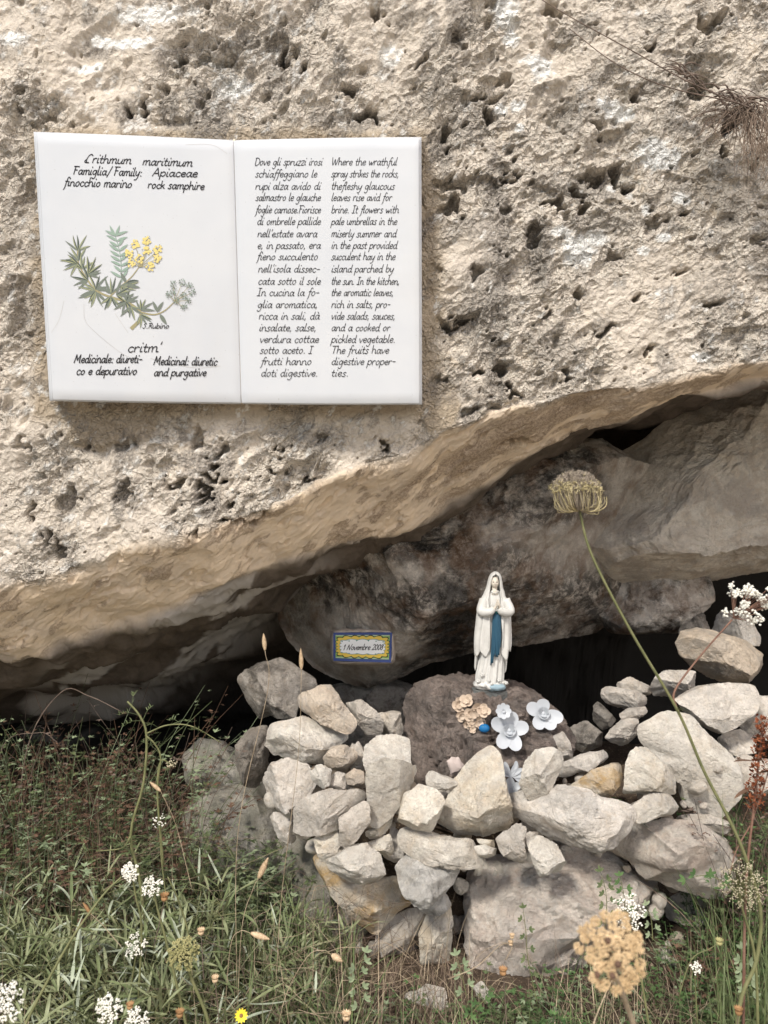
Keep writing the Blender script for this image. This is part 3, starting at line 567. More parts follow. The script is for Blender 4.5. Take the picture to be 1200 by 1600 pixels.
# ---------------- single-stroke handwriting ----------------
GL = {
'a': (11, "8,8 5,10 2,8 1,4 3,0 6,2 9,9|9,10 8,3 9,0 11,1"), 'b': (10, "1,19 1,1|1,7 5,10 8,8 8,3 5,0 1,1"), 'c': (9, "8,8 5,10 2,8 1,4 3,0 6,0 8,2"),
'd': (11, "8,8 5,10 2,8 1,4 3,0 6,1 8,4|9,19 8,4 9,0 11,1"), 'e': (9, "1,5 7,6 7,9 4,10 1,7 1,3 4,0 8,2"), 'f': (7, "9,17 7,19 5,17 3,5 2,-4 0,-8|1,10 7,10"),
'g': (11, "8,8 5,10 2,8 1,4 3,1 6,2 9,9|9,10 8,-2 6,-8 2,-8 1,-6"), 'h': (11, "1,19 1,0|1,6 4,10 7,9 8,6 8,2 9,0 11,1"), 'i': (5, "2,10 1,3 2,0 4,1|3,15 3,17"),
'k': (9, "1,19 1,0|7,10 1,4|3,6 8,0"), 'l': (5, "2,19 1,3 2,0 4,1"), 'm': (15, "1,10 1,0|1,6 4,10 6,9 6,0|6,6 9,10 12,9 12,2 13,0 15,1"),
'n': (11, "1,10 1,0|1,6 4,10 7,9 8,6 8,2 9,0 11,1"), 'o': (10, "5,10 2,8 1,4 3,0 6,1 8,5 7,9 5,10"), 'p': (10, "1,10 0,-8|1,7 5,10 8,8 8,3 5,0 1,2"),
'r': (8, "1,10 1,0|1,6 4,10 7,9"), 's': (8, "7,9 4,10 2,8 4,5 6,3 5,0 2,0 0,1"), 't': (7, "3,16 2,3 4,0 6,1|0,10 6,10"), 'u': (11, "1,10 1,3 3,0 6,1 8,6|9,10 8,3 9,0 11,1"),
'v': (9, "0,10 3,0 5,3 8,10"), 'w': (13, "0,10 3,0 6,8 8,0 12,10"), 'x': (9, "0,10 8,0|8,10 0,0"), 'y': (10, "1,10 1,4 3,1 6,3 9,10|9,10 6,-4 3,-8 0,-8"), 'z': (9, "1,10 8,10 1,0 8,0"),
'W': (17, "0,18 4,0 8,14 11,0 16,18"), 'T': (12, "0,18 12,18|6,18 5,0"), 'D': (13, "2,18 2,0 7,0 11,4 12,10 9,16 4,18 0,17"), 'F': (11, "3,18 2,0|0,18 11,18|2,10 8,10"),
'I': (9, "1,18 8,18|4,18 4,0|0,0 7,0"), 'M': (17, "0,0 3,18|3,18 7,5|7,5 13,18|13,18 13,2 15,0"), 'A': (13, "0,0 7,18|7,18 11,0|2,6 10,6"), 'C': (14, "12,15 9,18 5,15 3,8 3,2 6,0|3,8 0,3 2,0 8,0"),
'N': (15, "0,0 3,18|3,18 9,0|9,0 14,20"), 'S': (10, "9,16 6,18 3,15 6,10 7,5 4,0 0,2"), 'R': (12, "2,0 4,18|1,17 8,18 10,14 7,10 3,10|5,10 11,0"),
'1': (7, "0,12 4,18|4,18 3,0"), '2': (10, "1,14 4,18 8,15 6,8 0,0|0,0 9,1"), '0': (10, "5,18 1,13 1,5 4,0 8,5 8,13 5,18"), '8': (10, "5,18 2,14 7,8 7,3 4,0 1,4 3,9 8,14 5,18"),
',': (5, "2,2 1,-3"), '.': (5, "2,1 3,0"), ':': (5, "2,8 3,9|2,1 3,0"), '-': (8, "1,7 7,7"), "'": (4, "3,19 2,14"), '/': (8, "1,-4 9,19"), ' ': (7, ""),
}
GL['à'] = (11, GL['a'][1]+"|4,17 7,13")
def write(mb, s, x0, x1, yb, xh, pt, slope=0., hw=.47, slant=.22, jit=.03, lift=.0006):
    tot = sum(GL[c][0] for c in s); sx = (x1-x0)/tot; sy = xh/10.; X = x0
    g = random.Random(len(s)*31+int(x0*7+yb))
    for c in s:
        adv, st = GL[c]; jy = g.uniform(-jit, jit)*xh; js = 1+g.uniform(-.05, .05)
        for k in [q for q in st.split('|') if q]:
            p2 = [np.array(list(map(float, q.split(',')))) for q in k.split()]
            cp = crv(p2, max(2, 4*(len(p2)-1))) if len(p2) > 2 else p2
            W = []
            for x, y in cp:
                gx_ = X+x*sx+(y*js)*sy*slant; gy_ = yb-(y*js)*sy+jy+slope*(gx_-x0); W.append((gx_, gy_))
            W = np.array(W); tg = np.gradient(W, axis=0); tg /= np.linalg.norm(tg, axis=1, keepdims=True)+1e-9
            nr = np.stack([-tg[:, 1], tg[:, 0]], 1)
            a0 = np.array([math.cos(.9), -math.sin(.9)])                          # broad pen
            hwv = hw*(.75+.5*np.abs(nr@a0))[:, None]
            W[0] -= tg[0]*hw*.6; W[-1] += tg[-1]*hw*.6
            V = [pt(*(q), lift) for q in np.concatenate([W-nr*hwv, W+nr*hwv])]; n = len(W)
            mb.add(V, [(i, i+1, n+i+1, n+i) for i in range(n-1)])
        X += adv*sx

def flat(name, c, rough=.5, **kw):
    t = NT(name); return t.out(tuple(c), rough, **kw)
t = NT('white_glaze'); o = t.obj(False)
c = t.mix(t.ramp(t.noise(o, 9, 3, .6), (.3, 0.), (.7, 1.)), (.585, .605, .63), (.545, .57, .605))
c = t.mix(t.math('MULTIPLY', t.ramp(t.noise(o, 420, 2, .5), (.735, 0.), (.76, 1.)), .45), c, (.25, .23, .2))
c = t.mix(t.math('MULTIPLY', t.ramp(t.noise(o, 5, 5, .7, .5), (.55, 0.), (.8, 1.)), .10), c, (.60, .54, .44))
M['glaze'] = t.out(c, .16, t.bump(t.noise(o, 14, 3), .15, .004)); M['glaze'].node_tree.nodes['Principled BSDF'].inputs['Specular IOR Level'].default_value = .5
t = NT('bare_clay_edge'); o = t.obj(False); M['clay'] = t.out(t.mix(t.ramp(t.noise(o, 40, 6, .7), (.35, 0.), (.65, 1.)), (.62, .56, .46), (.46, .37, .26)), .8, t.bump(t.noise(o, 200, 4), .4, .001))
M['ink'] = flat('black_ink', (.018, .017, .02), .3)

# ---------------- open ceramic book ----------------
LT, LB, ST, SB, RT, RB = (57, 207), (82, 625), (365, 220), (377, 630), (655, 215), (656, 631)
def lerp(a, b, t): return a+(b-a)*t
def page_uv(side, u, v):
    a, b, c, d = (LT, ST, LB, SB) if side == 0 else (ST, RT, SB, RB)
    sag = 1.6*math.sin(math.pi*u)*(1 if side else .6)
    return (lerp(lerp(a[0], b[0], u), lerp(c[0], d[0], u), v), lerp(lerp(a[1], b[1], u), lerp(c[1], d[1], u), v)-sag*(1-2*v)*.6)
def page_depth(px, py):
    v = (py-215)/412.; sx_ = lerp(365, 377, v); lx = lerp(57, 82, v)
    if px < sx_: t_ = np.clip((px-lx)/(sx_-lx), 0, 1.0); return lerp(1.213, 1.262, v)+.022*t_**2.2
    t_ = np.clip((655-px)/(655-sx_), 0, 1); return lerp(1.213, 1.262, v)+.022*t_**2.2
def bp(px, py, lift=0.): return P(px, py, page_depth(px, py)-lift)
book = empty('book_plaque', P(365, 425, 1.26), 'open white ceramic book with handwritten herb description, mortared to the rock', 'plaque')
t = NT('glaze_edge'); M['gedge'] = t.out((.72, .71, .68), .3)
def slab(side, grow, back0, back1, name, mat, label=None, n=24):
    """a leaf or the stack under it: front sheet at back0 behind the page face, rim back to back1"""
    mb = MB(); V = []; us = np.linspace(0, 1, n+1); gxs = -grow if side == 0 else grow
    def q(u, v, dep, ins):
        px, py = page_uv(side, u, v)
        ou = (1-u) if side == 0 else u                                  # outer side gets the growth
        px += gxs*ou**8*1.0; py += (-(grow*.25)*(1-v)**12+(grow*.35)*v**12)
        cx_, cy_ = page_uv(side, .5, .5); px += (cx_-px)*ins/150.; py += (cy_-py)*ins/200.
        return P(px, py, page_depth(*page_uv(side, u, v))+dep)
    for iv, v in enumerate(us):
        for iu, u in enumerate(us): V.append(q(u, v, back0+.0004*(0), 1.4))
    N1 = n+1; Fc = [(a*N1+b, (a+1)*N1+b, (a+1)*N1+b+1, a*N1+b+1) for a in range(n) for b in range(n)]
    ring = [(0, k) for k in range(n)]+[(k, n) for k in range(n)]+[(n, k) for k in range(n, 0, -1)]+[(k, 0) for k in range(n, 0, -1)]
    prev = [a*N1+b for a, b in ring]
    for dep, ins in ((back0+.0009, .45), (back0+.0024, 0.), (back1-.001, 0.), (back1, .6)):
        cur = []
        for a, b in ring: cur.append(len(V)); V.append(q(us[b], us[a], dep, ins))
        m = len(ring); Fc += [(prev[i], prev[(i+1) % m], cur[(i+1) % m], cur[i]) for i in range(m)]; prev = cur
    mb.add(V, Fc); ob = mb.build(name, M[mat], book)
    if label: ob['label'] = label
    return ob
slab(0, 0, 0, .0060, 'page', 'glaze', 'left page with title lines and the painted plant')
slab(1, 0, 0, .0060, 'page', 'glaze', 'right page with two columns of handwriting')
for side in (0, 1):
    slab(side, 2.2 if side else 2.6, .0066, .0120, 'page_stack', 'glaze')
    slab(side, 3.6 if side else 4.6, .0126, .0185, 'page_stack', 'glaze')
    slab(side, 3.0, .0190, .040, 'clay_back', 'clay')
mb = MB(); mb.tube([P(lerp(366, 377.5, v), lerp(218, 631, v), page_depth(365+12*v, 215+412*v)+.004) for v in np.linspace(0, 1, 12)], .0022, k=6); mb.build('gutter', M['clay'], book)
c1 = ["Dove gli spruzzi irosi", "schiaffeggiano le", "rupi alza avido di", "salmastro le glauche", "foglie carnose.Fiorisce", "di ombrelle pallide", "nell'estate avara", "e, in passato, era", "fieno succulento", "nell'isola dissec-", "cata sotto il sole", "In cucina la fo-", "glia aromatica,", "ricca in sali, dà", "insalate, salse,", "verdura cottae", "sotto aceto. I", "frutti hanno", "doti digestive."]
c2 = ["Where the wrathful", "spray strikes the rocks,", "thefleshy glaucous", "leaves rise avid for", "brine. It flowers with", "pale umbrellas in the", "miserly summer and", "in the past provided", "succulent hay in the", "island parched by", "the sun. In the kitchen,", "the aromatic leaves,", "rich in salts, pro-", "vide salads, sauces,", "and a cooked or", "pickled vegetable.", "The fruits have", "digestive proper-", "ties."]
ys = [118, 152, 187, 219, 254, 287, 322, 355, 387, 422, 457, 489, 523, 556, 589, 622, 653, 685, 718]
xa = [650, 652, 652, 653, 653, 657, 658, 658, 657, 660, 660, 657, 658, 662, 663, 665, 665, 668, 668]; xb = [843, 828, 838, 838, 838, 838, 828, 838, 830, 835, 838, 833, 830, 835, 826, 833, 815, 812, 830]
xc = [868]*19; xd = [1055, 1060, 1048, 1040, 1060, 1055, 1053, 1055, 1050, 1045, 1062, 1045, 1035, 1050, 1035, 1050, 1032, 1050, 917]
cp_ = lambda x: 40+x/1.818
m1 = MB(); m2 = MB()
for k in range(19):
    yb = 190+(ys[k]+5.5)/1.818
    write(m1, c1[k], cp_(xa[k]), cp_(xb[k]), yb, 6.4, bp); write(m2, c2[k], cp_(xc[k]), cp_(xd[k]), yb, 6.4, bp)
m1.build('handwriting', M['ink'], book, smooth=False)['label'] = 'italian column of black handwriting'
m2.build('handwriting', M['ink'], book, smooth=False)['label'] = 'english column of black handwriting'
m3 = MB(); q1 = lambda x, y: (60+x/3.871, 210+y/3.871); q2 = lambda x, y: (60+x/3.871, 330+y/3.871)
for s_, a_, b_, y_, xh_, sl in (("Crithmum", 278, 560, 170, 7.2, .03), ("maritimum", 628, 930, 184, 7.0, .03), ("Famiglia/ Family:", 208, 625, 240, 7.2, .03), ("Apiaceae", 688, 962, 252, 7.0, .02), ("finocchio marino", 155, 565, 310, 7.0, .03), ("rock samphire", 660, 1003, 324, 6.6, .03)):
    write(m3, s_, q1(a_, 0)[0], q1(b_, 0)[0], q1(0, y_)[1], xh_, bp, sl, hw=.72, slant=.3 if y_ < 200 else .22)
m3.build('handwriting', M['ink'], book, smooth=False)['label'] = 'three title lines at the top of the left page'
m4 = MB()
for s_, a_, b_, y_, xh_, sl in (("critm'", 538, 740, 852, 8, -.01), ("Medicinale: diureti-", 215, 625, 916, 7, .0), ("Medicinal: diuretic", 697, 1080, 928, 7, .01), ("co e depurativo", 228, 595, 988, 7, .0), ("and purgative", 697, 1015, 996, 6.6, .0), ("S.Rubino", 630, 790, 708, 4.2, .0)):
    write(m4, s_, q2(a_, 0)[0], q2(b_, 0)[0], q2(0, y_)[1], xh_, bp, sl, hw=.72 if xh_ > 5 else .5)
m4.build('handwriting', M['ink'], book, smooth=False)['label'] = 'remedy lines and signature low on the left page'
# painted plant
PM = [flat('paint_dark_leaf', (.17, .195, .165), .3), flat('paint_olive', (.30, .32, .19), .3), flat('paint_pale_leaf', (.27, .36, .30), .3), flat('paint_yellow', (.70, .58, .22), .3), flat('paint_stem', (.32, .29, .17), .3), flat('paint_black_green', (.07, .085, .075), .3)]
pm = MB(); LI = [.0005]
def pl(pts, w0, w1, mi):
    LI[0] += .0000025; c = crv([q2(*p) for p in pts], 14); c = np.array(c); tg = np.gradient(c, axis=0); tg /= np.linalg.norm(tg, axis=1, keepdims=True)+1e-9; nr = np.stack([-tg[:, 1], tg[:, 0]], 1)
    ww = np.linspace(w0, w1, len(c))[:, None]/3.871/2
    pm.add([bp(x, y, LI[0]) for x, y in np.concatenate([c-nr*ww, c+nr*ww])], [(i, i+1, len(c)+i+1, len(c)+i) for i in range(len(c)-1)], mi)
def leaf2(x, y, a, L_, w_, mi, mi2=1):
    LI[0] += .0000025; a = math.radians(a); bn = random.uniform(-.2, .2)
    sp_ = []; n = 6
    for i in range(n+1):
        t_ = i/n; aa = a+bn*t_; sp_.append((x+math.cos(aa)*L_*t_, y-math.sin(aa)*L_*t_, math.sin(math.pi*min(1, t_**.8))**.9*w_*.5))
    for half, m_ in ((1, mi), (-1, mi2)):
        A = [(px_, py_) for px_, py_, _ in sp_]; B = [(px_+math.sin(a)*ww*half, py_+math.cos(a)*ww*half) for px_, py_, ww in sp_]
        pm.add([bp(*q2(*q), LI[0]) for q in A+B], [(i, i+1, n+1+i+1, n+1+i) for i in range(n)], m_)
def dots(x, y, r, n, mi, sz):
    for k in range(n):
        LI[0] += .000001
        a = random.uniform(0, 6.283); rr = r*math.sqrt(random.random()); X_, Y_ = x+rr*math.cos(a), y+rr*math.sin(a); s_ = sz*random.uniform(.6, 1.3)
        pm.add([bp(*q2(X_+s_*math.cos(q), Y_+s_*math.sin(q)), LI[0]) for q in (0, 1.05, 2.1, 3.15, 4.2, 5.25)], [(0, 1, 2, 3, 4, 5)], mi)
main = [(238, 235), (242, 320), (300, 420), (350, 480), (430, 517), (530, 547), (600, 590), (622, 622)]
pl(main, 9, 15, 4); pl([(622, 610), (610, 660), (560, 712)], 16, 22, 4); pl([(622, 612), (700, 625), (765, 600), (830, 540)], 10, 5, 4); pl([(430, 517), (500, 452), (560, 400), (610, 335)], 9, 5, 4)
pl([(505, 430), (500, 320), (490, 240), (465, 150)], 5, 4, 2)
for px_, py_, a0 in ((238, 240, 95), (242, 300, 120), (262, 350, 100), (300, 395, 75), (300, 420, 170), (345, 475, 60), (345, 480, 200), (345, 485, 270), (440, 500, 100), (440, 515, 270), (500, 452, 340), (530, 545, 55), (530, 545, 260), (560, 575, 290), (620, 600, 75), (620, 625, 300), (300, 380, 45), (235, 320, 185), (470, 505, 20)):
    for k, da in enumerate((-62, -34, -8, 20, 50)):
        leaf2(px_, py_, a0+da+random.uniform(-8, 8), random.uniform(78, 118)*(.8 if px_ > 500 else 1), random.uniform(12, 17), random.choice((0, 0, 5)), random.choice((0, 1, 1)) if a0 < 110 and px_ < 320 else random.choice((0, 0, 1)))
for k in range(9):
    X_, Y_ = np.interp(k, [0, 3, 6, 8], [465, 490, 500, 505]), np.interp(k, [0, 3, 6, 8], [150, 240, 330, 400])
    for a_ in (30, 70, 150, 110) if k == 0 else (35, 150): leaf2(X_, Y_, a_+random.uniform(-12, 12), random.uniform(60, 85), 16, 2, 2)
for a_ in (60, 100): leaf2(720, 610, a_+10, 75, 20, 0, 0)
leaf2(735, 622, 300, 75, 24, 0, 0); leaf2(535, 435, 20, 75, 22, 0, 5); leaf2(535, 440, -25, 85, 22, 0, 0); leaf2(530, 430, 120, 70, 22, 0, 0)
for x_, y_ in ((585, 200), (655, 180), (655, 240), (720, 230), (545, 255), (610, 290), (715, 285), (560, 315), (675, 335)):
    pl([(612, 335), ((612+x_)/2+6, (335+y_)/2), (x_, y_+8)], 5, 3, 4); dots(x_, y_, 32, 16, 5, 2.5); dots(x_, y_, 26, 26, 3, 6)
for x_, y_ in ((815, 440), (870, 430), (915, 450), (930, 490), (820, 485), (790, 505), (880, 510), (905, 540), (880, 580), (835, 540)):
    pl([(825, 545), (x_, y_)], 4, 2, 4); dots(x_, y_, 22, 26, 0, 3.2); dots(x_, y_, 20, 10, 2, 2.6)
pp = pm.build('plant_painting', None, book, smooth=False, mats=PM)
# hair cracks in the glaze
mk = MB()
for line in ([(100, 470), (92, 500), (80, 520)], [(131, 475), (133, 500), (150, 520), (190, 552), (215, 562)], [(180, 490), (200, 520)], [(235, 560), (300, 574), (345, 572)], [(290, 226), (330, 226), (355, 240)]):
    cc = np.array(crv(line, 14)); tg = np.gradient(cc, axis=0); tg /= np.linalg.norm(tg, axis=1, keepdims=True); nr = np.stack([-tg[:, 1], tg[:, 0]], 1)*.16
    mk.add([bp(x, y, .0004) for x, y in np.concatenate([cc-nr, cc+nr])], [(i, i+1, len(cc)+i+1, len(cc)+i) for i in range(len(cc)-1)])
mk.build('glaze_crack', flat('crack_line', (.42, .40, .37)), book, smooth=False)['kind'] = 'stuff'

# ---------------- painted date tile ----------------
TC = [(520.6, 988.4), (613, 988), (611, 1035.5), (521, 1032.5)]
dt = min(hit(tile_rock, x, y)[0][1] for x, y in TC+[(566, 1010), (540, 1020), (590, 1000)] if hit(tile_rock, x, y)[0] is not None)-.006
def tp(u, v, lift=0.):
    px = lerp(lerp(TC[0][0], TC[1][0], u), lerp(TC[3][0], TC[2][0], u), v); py = lerp(lerp(TC[0][1], TC[1][1], u), lerp(TC[3][1], TC[2][1], u), v)
    return P(px, py, dt-lift)
tile = empty('date_tile', tp(.5, .5), 'small painted tile reading 1 Novembre 2008 with blue border and yellow scrolls', 'plaque')
def tbox(u0, v0, u1, v1, l0, l1, mb, mi=0):
    V = [tp(u, v, l) for l in (l0, l1) for u, v in ((u0, v0), (u1, v0), (u1, v1), (u0, v1))]
    mb.add(V, [(4, 7, 6, 5), (0, 1, 5, 4), (1, 2, 6, 5), (2, 3, 7, 6), (3, 0, 4, 7)], mi)
mb = MB(); tbox(.0, .0, 1, 1, -.03, .004, mb); mb.build('tile_body', flat('tile_green', (.22, .36, .10), .2), tile, smooth=False)
mb = MB()
for a in ((0, 0, 1, .085), (0, .90, 1, 1), (0, .085, .038, .90), (.962, .085, 1, .90)): tbox(*a, .0038, .0052, mb)
mb.build('blue_border', flat('tile_blue', (.045, .07, .20), .25), tile, smooth=False)
mb = MB()
for v0, v1 in ((.095, .115), (.865, .885)): tbox(.045, v0, .955, v1, .0035, .0043, mb)
mb.build('border_line', flat('tile_line', (.45, .52, .40), .2), tile, smooth=False)
def scal(ru, rv, amp, n, lift, name, mat):
    m = MB(); V = [tp(.5, .5, lift)]; K = 240
    for k in range(K):
        a = 2*math.pi*k/K; ca, sa = math.cos(a), math.sin(a); e_ = 5.0
        r = (abs(ca)**e_+abs(sa)**e_)**(-1/e_); mo = 1+amp*abs(math.sin(n*a/2))-amp/2
        V.append(tp(.5+ru*ca*r*mo, .49+rv*sa*r*(1+(mo-1)*1.6), lift))
    m.add(V, [(0, 1+k, 1+(k+1) % K) for k in range(K)]); return m.build(name, mat, tile, smooth=False)
scal(.452, .375, .10, 22, .0044, 'scroll_outline', flat('tile_dark', (.02, .05, .035), .2))
scal(.435, .345, .10, 22, .0046, 'yellow_scroll', flat('tile_yellow', (.62, .45, .08), .25))
scal(.385, .255, .07, 14, .0048, 'panel_outline', flat('tile_teal', (.10, .25, .28), .2))
scal(.375, .235, .09, 14, .0050, 'white_panel', flat('tile_white', (.72, .74, .74), .15))
mb = MB(); write(mb, "1 Novembre", 0, 1, 0, 1, lambda a, b, l: tp(lerp(.17, .635, a), .60+b*.0125*10, .0052), hw=.008, slant=.02) if False else None
def tpt(x, y, l): return P(x, y, dt-.0053)
mb = MB(); write(mb, "1 Novembre 2008", 536, 598, 1015.5, 4.7, tpt, 0, hw=.55, slant=.3); mb.build('handwriting', M['ink'], tile, smooth=False)
mb = MB()
for k, (u, v) in enumerate(((.15, .30), (.85, .30), (.15, .72), (.85, .72), (.27, .28), (.4, .265), (.6, .265), (.73, .28), (.27, .74), (.4, .755), (.6, .755), (.73, .74))):
    mb.add([tp(u-.018, v, .0051), tp(u, v+(.045 if v < .5 else -.045), .0051), tp(u+.018, v, .0051)], [(0, 1, 2)])
mb.build('corner_leaf', flat('tile_leaf', (.06, .22, .16), .2), tile, smooth=False)['kind'] = 'stuff'
t = NT('tile_mortar'); o = t.obj(False); M['tmort'] = t.out(t.mix(t.noise(o, 60, 6, .7), (.38, .32, .27), (.55, .48, .41)), .95, t.bump(t.noise(o, 150, 6, .7), .8, .003))
V = []; n = 60
for ring, (g_, dd) in enumerate(((0, .001), (.8, .001), (2.0, -.002), (5, -.03))):
    for k in range(n):
        a = 2*math.pi*k/n; ca, sa = math.cos(a), math.sin(a); r = (abs(ca)**8+abs(sa)**8)**(-1/8.)
        V.append(P(566.5+(46+g_+(random.uniform(-.9, .9) if ring else 0))*ca*r, 1011+(23.5+g_+(random.uniform(-.9, .9) if ring else 0))*sa*r, dt-dd))
mb = MB(); mb.add(V, [(r*n+k, r*n+(k+1) % n, (r+1)*n+(k+1) % n, (r+1)*n+k) for r in range(3) for k in range(n)]); mb.build('mortar_bed', M['tmort'], tile)

# ---------------- statue ----------------
YS = 1.50; UN = YS/F/5.3333
def SP(x, y, dz=0.): 
    x = 432+(x-432)*.94
    p = P(690+x/5.3333, 880+y/5.3333, YS); p[1] -= dz*UN; return p
t = NT('statue_cream'); o = t.obj(False)
c = t.mix(t.ramp(t.noise(o, 45, 4, .6), (.35, 0.), (.7, 1.)), (.58, .575, .55), (.47, .465, .44)); c = t.mix(t.math('MULTIPLY', t.ramp(t.noise(o, 120, 5, .8), (.58, 0.), (.68, 1.)), .35), c, (.30, .27, .22))
M['stat'] = t.out(c, .5, t.bump(t.noise(o, 200, 4), .25, .0006))
M['skin'] = flat('statue_face', (.58, .53, .455), .5); M['sash'] = flat('statue_blue', (.025, .075, .12), .4); M['green_tie'] = flat('statue_tie', (.02, .14, .15), .4)
M['plinth'] = rock_mat('statue_plinth', (.10, .11, .11), (.22, .23, .22), samt=.5); M['water'] = flat('statue_water', (.24, .33, .38), .4)
st = empty('madonna_statue', SP(405, 1100), 'small white praying madonna statue with a blue sash standing in the cave', 'statue')
def loft(secs, K=96, folds=None, name='robe', mat='stat', cap=True, a0=None, a1=None, parent=st, sub=6, thick=None, hem=None):
    """secs: (y, cx, w, d, foldamp); angle 0 = front"""
    secs = np.array(secs, float); yy = np.linspace(secs[0, 0], secs[-1, 0], (len(secs)-1)*sub+1)
    it = [np.interp(yy, secs[:, 0], secs[:, k]) for k in range(1, secs.shape[1])]
    for k in range(len(it)):
        pad = np.concatenate([[it[k][0]]*2, it[k], [it[k][-1]]*2]); it[k] = np.convolve(pad, [.1, .2, .4, .2, .1], 'valid')
    closed = a0 is None; V = []
    for i, y in enumerate(yy):
        A0 = -math.pi if closed else np.interp(y, *zip(*a0)); A1 = math.pi if closed else np.interp(y, *zip(*a1))
        for k in range(K+(0 if closed else 1)):
            f_ = k/K; a = A0+(A1-A0)*f_; cx, ww, dd, am = it[0][i], it[1][i], it[2][i], it[3][i]
            fo = folds(a, y) if folds else 0
            r = 1+am*fo/max(ww, 1)
            y2 = y+(hem(a, y, i/(len(yy)-1)) if hem else 0)
            V.append(SP(cx+ww*math.sin(a)*r, y2, dd*math.cos(a)*r))
    n = K if closed else K+1; Fc = []
    for i in range(len(yy)-1):
        for k in range(K if closed else K): k2 = (k+1) % n; Fc.append((i*n+k, (i+1)*n+k, (i+1)*n+k2, i*n+k2))
    if closed and cap: Fc += [tuple(range(n)), tuple(range((len(yy)-1)*n, len(yy)*n))[::-1]]
    mb = MB(); mb.add(V, Fc); ob = mb.build(name, M[mat], parent)
    if thick: md = ob.modifiers.new('thickness', 'SOLIDIFY'); md.thickness = thick*UN; md.offset = -1
    return ob
def rf(n, ph=0., sh=1.6):
    def f(a, y): v = math.sin(a*n+ph+y*.004)+.5*math.sin(a*n*1.7+1.3+y*.006); return (abs(v)**(1/sh))*(1 if v > 0 else -1)
    return f
loft([(225, 440, 34, 28, 0), (270, 440, 70, 42, 1), (330, 440, 82, 52, 3), (400, 440, 72, 50, 4), (500, 438, 84, 58, 6), (640, 432, 95, 64, 8), (780, 420, 102, 66, 9), (880, 408, 112, 72, 10), (950, 400, 122, 78, 9), (1000, 398, 120, 76, 4)], folds=rf(13), name='robe')
op = lambda y: 0
loft([(228, 438, 78, 48, 2), (270, 436, 96, 56, 4), (330, 436, 132, 66, 5), (400, 435, 144, 72, 7), (500, 431, 149, 78, 9), (600, 426, 156, 82, 11), (680, 424, 155, 84, 13), (740, 420, 148, 82, 13)], folds=rf(11, .8), name='mantle', cap=False,
     a0=[(228, .62), (300, .5), (380, .32), (420, .38), (520, .42), (640, .50), (740, .58)], a1=[(228, 5.66), (300, 5.78), (380, 5.96), (420, 5.98), (520, 6.02), (640, 6.05), (740, 6.02)],
     thick=7, hem=lambda a, y, f: (60*math.sin(a*2.2+.4)*max(0, math.cos(a-1.7))+34*math.sin(a*9))*f**3)
loft([(600, 424, 128, 74, 8), (720, 414, 132, 78, 10), (820, 408, 132, 80, 12), (900, 402, 128, 78, 12)], folds=rf(10, 2.), name='mantle_tail', cap=False, a0=[(600, 1.05), (900, 1.5)], a1=[(600, 5.1), (900, 4.7)], thick=6, hem=lambda a, y, f: 30*math.sin(a*8)*f**3)
loft([(68, 450, 8, 8, 0), (74, 449, 26, 24, 0), (90, 448, 45, 42, 0), (120, 446, 58, 52, 1), (160, 444, 66, 56, 2), (200, 442, 72, 56, 3), (240, 440, 86, 56, 5), (280, 439, 96, 60, 5), (330, 440, 92, 66, 6), (370, 441, 70, 66, 5)], folds=rf(12, .3), name='veil', cap=False,
     a0=[(68, 0), (88, .05), (104, .55), (150, .72), (230, .66), (300, .58), (370, .62)], a1=[(68, 6.283), (88, 6.23), (104, 5.73), (150, 5.56), (230, 5.62), (300, 5.70), (370, 5.66)], thick=5, sub=8)
# head with modelled face
Vn, Fn = ico(4); hv = []
for x_, d_, z_ in Vn:
    w_ = 40*(1-.20*max(0, -z_)**1.5); h_ = 53; fz = -d_
    X_ = x_*w_; Y_ = z_*h_; D_ = fz*42
    if fz > 0:
        g = lambda cx, cy, sx, sy: math.exp(-((X_-cx)/sx)**2-((Y_-cy)/sy)**2)
        D_ += 11*g(0, -8, 5, 9)+6*g(0, 4, 4, 10)+3.5*g(0, -27, 11, 3)+2.5*g(0, -33, 10, 3)+4*g(0, -44, 12, 7)-5*g(-15, 5, 9, 6)-5*g(15, 5, 9, 6)+3*g(-15, 13, 12, 4)+3*g(15, 13, 12, 4)+3*g(-20, -12, 12, 10)+3*g(20, -12, 12, 10)-2*g(0, -30, 10, 1.3)
    hv.append(SP(441+X_, 160-Y_, 6+D_))
mb = MB(); mb.add(hv, Fn.tolist()); head = mb.build('head', M['skin'], st)
M['feat'] = flat('statue_paint_dark', (.10, .085, .08), .5); M['lip'] = flat('statue_lip', (.42, .28, .24), .5)
mb = MB(); 
for s_ in (-1, 1):
    mb.blob(SP(441+s_*15, 155, 43), (7.5*UN, 2.6*UN, 2.8*UN), sub=2)
    mb.tube([SP(441+s_*7, 146, 45), SP(441+s_*15, 143, 45), SP(441+s_*24, 148, 39)], .9*UN, .5*UN, 4)
mb.build('eye', M['feat'], head)
mb = MB(); mb.blob(SP(441, 189, 47.5), (9*UN, 2*UN, 2.0*UN), sub=2); mb.build('mouth', M['lip'], head)
mb = MB(); mb.tube([SP(440, 190, 2), SP(440, 225, 6), SP(440, 262, 12)], [24*UN, 23*UN, 36*UN], k=24); mb.build('neck', M['skin'], st)
mb = MB(); mb.tube([SP(408, 238, 30), SP(440, 246, 46), SP(472, 238, 30)], 4*UN, k=8); mb.build('collar', M['stat'], st)
